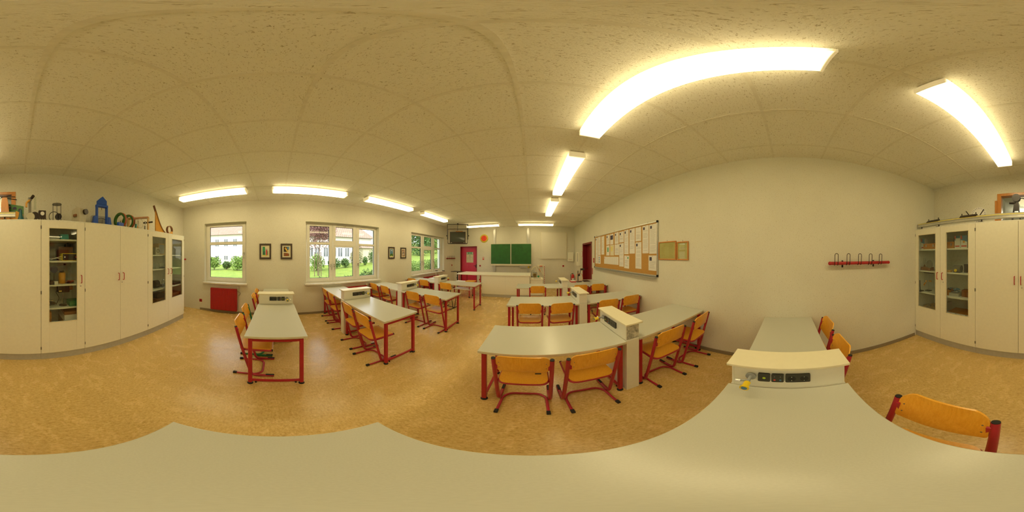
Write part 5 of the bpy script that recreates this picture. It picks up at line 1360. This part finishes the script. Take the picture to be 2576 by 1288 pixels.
def house(name, label, x, y0, y1, zb, ze, depth, rise, wallm, wins, hipped=(True, True), zw=None, over=.5):
    t = thing(name, label, 'building', (x, (y0+y1)/2, zb))
    L = (y1-y0)/2; H = ze-zb
    MB().box(-depth, 0, -L, L, -1.5, H).build('wall', M[wallm], t)
    g = MB(); e = over; a = depth/2
    r0, r1 = (-L+a*.9 if hipped[0] else -L-e), (L-a*.9 if hipped[1] else L+e)
    A, B, C, D = (e,-L-e,H-.05), (e,L+e,H-.05), (-depth-e,L+e,H-.05), (-depth-e,-L-e,H-.05)
    R0, R1 = (-a, r0, H+rise), (-a, r1, H+rise)
    g.quad(A,B,R1,R0); g.quad(C,D,R0,R1)
    n = len(g.v); g.v += [B,C,R1]; g.face((n,n+1,n+2)); n = len(g.v); g.v += [D,A,R0]; g.face((n,n+1,n+2))
    g.quad(D,C,B,A)
    o = g.build('roof', M['roof'], t); uvroof(o)
    for (wy, wz, ww, wh) in wins:
        f = MB(); b = .06
        f.box(.0,.05, wy-ww/2, wy-ww/2+b, wz, wz+wh); f.box(.0,.05, wy+ww/2-b, wy+ww/2, wz, wz+wh); f.box(0,.05,wy-.03,wy+.03,wz,wz+wh); f.box(0,.05,wy-ww/2,wy+ww/2,wz,wz+b); f.box(0,.05,wy-ww/2,wy+ww/2,wz+wh-b,wz+wh)
        fo = f.build('window', M['white'], t); MB().box(.005,.02,wy-ww/2+b,wy+ww/2-b,wz+b,wz+wh-b).build('pane', M['dkglass'], fo)
    return t
ws = []
for k in range(-4, 6):
    yy = -12.45+1.99*k
    ws += [(yy+9, 3.78, .95, 1.65), (yy+9, .92, .95, 1.0)]
h = house('apartment_building', 'white two-storey building with a tiled roof seen through the single window', -33, -24, 6, -.25, 6.1, 10, 4.2, 'render', ws, (False, False))
f = MB().box(-.0,.08,-.45,.45,0,.5).build('skylight', M['white'], h); f.location = (-1.6, 1.3, 7.55); f.rotation_euler = (0, radians(-50), 0)
ws = [(-4.6,1.05,.8,1.45),(-3.6,1.05,.8,1.45),(-2.3,1.05,.8,1.45),(-1.0,1.05,.8,1.45),(.0,1.05,.8,1.45),(1.15,1.05,.8,1.45),(2.9,.6,.9,1.9)]
house('school_wing', 'white single-storey wing with a big hipped tiled roof behind the lawn', -23, 1.5, 15.2, .35, 4.5, 9, 4.9, 'render', [(a+1.2, b, c, d) for a, b, c, d in ws], (True, True))
house('garage', 'cream annex with a low tiled roof right of the white wing', -20.6, 12.2, 21, .5, 2.75, 1.9, .6, 'render2', [], (False, False), over=.3)
def foliage(g, c, r, n, size, rnd, flat=1.0):
    for _ in range(n):
        while True:
            p = Vector((rnd.uniform(-1,1), rnd.uniform(-1,1), rnd.uniform(-1,1)))
            if .25 < p.length < 1: break
        q = Vector(c)+Vector((p.x*r[0], p.y*r[1], p.z*r[2]))
        u = Vector((rnd.uniform(-1,1), rnd.uniform(-1,1), rnd.uniform(-1,1))).normalized()*size*rnd.uniform(.6,1.3)
        v = u.cross(Vector((rnd.uniform(-1,1), rnd.uniform(-1,1), rnd.uniform(-1,1)))).normalized()*size*.6
        g.quad(q-u, q-v, q+u, q+v)
def bush(name, label, x, y, w, h, m, n=900, size=.09, seed=0, group='shrubs in the garden', stems=True):
    rnd = random.Random(seed); z = ground(x, y)
    t = thing(name, label, 'bush', (x, y, z), 0, group)
    g = MB()
    for k in range(5):
        a = rnd.uniform(0, 2*pi); foliage(g, (cos(a)*w*.22, sin(a)*w*.22, h*rnd.uniform(.42,.62)), (w*.33, w*.33, h*.42), n//5, size, rnd)
    g.build('foliage', M[m], t)
    s = MB()
    for k in range(4):
        a = k*1.6; s.tube([(0,0,-.05),(cos(a)*w*.15, sin(a)*w*.15, h*.5)], .02, 5)
    s.build('stems', M['bark'], t)
    return t
bush('garden_bush', 'round yellow-green bush at the left of the single window view', -20, -7.95, 2.3, 1.7, 'leaf1', 1500, .11, 1)
bush('garden_bush', 'lower darker bush between the two yellow-green ones', -20.9, -6.5, 1.2, 1.15, 'leaf2', 1000, .10, 2)
bush('garden_bush', 'bigger yellow-green bush at the right of the single window view', -20, -4.9, 2.4, 1.8, 'leaf1', 1500, .11, 3)
bush('garden_bush', 'bush beside the staked copper tree in the large window', -16.5, 4.2, 1.7, 1.9, 'leaf1', 1100, .09, 4)
bush('garden_bush', 'low dark bush right of the staked tree', -17, 6.4, 1.5, 1.25, 'leaf2', 900, .09, 5)
bush('garden_bush', 'low dark green bush in the middle pane of the large window', -17, 7.75, 1.2, 1.1, 'leaf2', 800, .08, 6)
bush('ornamental_grass', 'pale feathery shrub in the middle pane of the large window', -17, 9.15, 1.6, 2.2, 'leaf4', 1300, .08, 7)
bush('garden_bush', 'small bush right of the pale feathery shrub', -17.3, 10.4, .8, 1.1, 'leaf2', 700, .08, 8)
bush('garden_bush', 'first upright green shrub in the right pane of the large window', -17.5, 12.0, 1.5, 1.9, 'leaf2', 1000, .08, 9)
bush('garden_bush', 'second upright green shrub, farthest right in the large window', -17.5, 14.2, 1.6, 1.9, 'leaf1', 1000, .08, 10)
bush('garden_bush', 'near low shrub just outside the left pane of the large window', -6.3, 1.75, 1.1, .85, 'leaf2', 1300, .035, 11)
bush('garden_bush', 'near low shrub outside the middle pane of the large window', -6.2, 2.95, .9, .8, 'leaf2', 1100, .035, 12)
bush('garden_bush', 'near dark shrub outside the right pane of the large window', -6.4, 4.2, 1.2, .95, 'leaf2', 1500, .035, 13)
for i, (x, y) in enumerate(((-7.4, 8.0), (-7.3, 10.2), (-7.2, 12.4))):
    bush('hedge', ['near yellow-green hedge bush outside the far window, left part', 'near yellow-green hedge bush outside the far window, middle part', 'near yellow-green hedge bush outside the far window, right part'][i], x, y, 2.0, 1.0, 'leaf1', 2600, .04, 20+i)
def tree(label, x, y, h, r, m, n, seed, size=.16, zc=.68, name='garden_tree', trunk=.11, crown_z=.32):
    rnd = random.Random(seed); z = ground(x, y)
    t = thing(name, label, 'tree', (x, y, z), 0, 'trees outside the windows')
    g = MB()
    for k in range(9):
        a = rnd.uniform(0, 2*pi); q = rnd.uniform(0, r*.5)
        foliage(g, (cos(a)*q, sin(a)*q, h*zc+rnd.uniform(-.5,.5)*h*crown_z), (r*.6, r*.6, h*crown_z*.6), n//9, size, rnd)
    g.build('crown', M[m], t)
    MB().tube([(0,0,-.1),(.05,.05,h*.4),(0,.1,h*.75)], trunk, 8, trunk*.4).build('trunk', M['bark'], t, smooth=True)
    return t
tr = tree('copper-leaved young tree with stakes in the left pane of the large window', -12.5, 3.35, 4.6, 1.7, 'leaf3', 6500, 31, .05, .74, 'copper_tree', .05, .3)
for s, q in ((-.35,0),(.35,.1),(0,-.35)): MB().tube([(s,q,-.1),(s*.9,q*.9,1.9)], .03, 7).build('stake', M['bark'], tr)
rt = random.Random(5)
spots = [(-23,29),(-27,38),(-38,38),(-35,49),(-46,46),(-43,59),(-55,54),(-53,68),(-64,64),(-30,61),(-63,79)]
for i, (x, y) in enumerate(spots):
    tree(['leafy hillside tree outside the far window, leftmost', 'tall leafy tree on the slope, second from left', 'bright leafy tree on the slope in the left far pane', 'dark leafy tree higher on the slope', 'leafy tree on the slope in the middle far pane', 'leafy tree at the foot of the slope, middle far pane',
          'distant tall tree behind the slope', 'leafy tree with bare trunk near the slope top', 'leafy tree before the white wall edge', 'distant leafy tree at the far right', 'last leafy tree at the far right of the slope'][i],
         x, y, 13+rt.uniform(-1,2), 4.6, 'leaf1' if i % 3 else 'leaf2', 6000, 40+i, .25, .50, 'hillside_tree', .2, .50)
tree('pale tree showing behind the hipped roof at the right of the large window', -25.5, 19.2, 9, 2.2, 'leaf1', 1600, 70, .22)
# white outer wall edge seen through the far window
o = MB().box(-1.2, 0, -.3, .9, -.2, 5.2).build('outer_wall_pier', M['render']); o.location = (-4.50, 9.0, .2); tag(o, 'white outer wall pier seen at the right of the far window', 'wall')
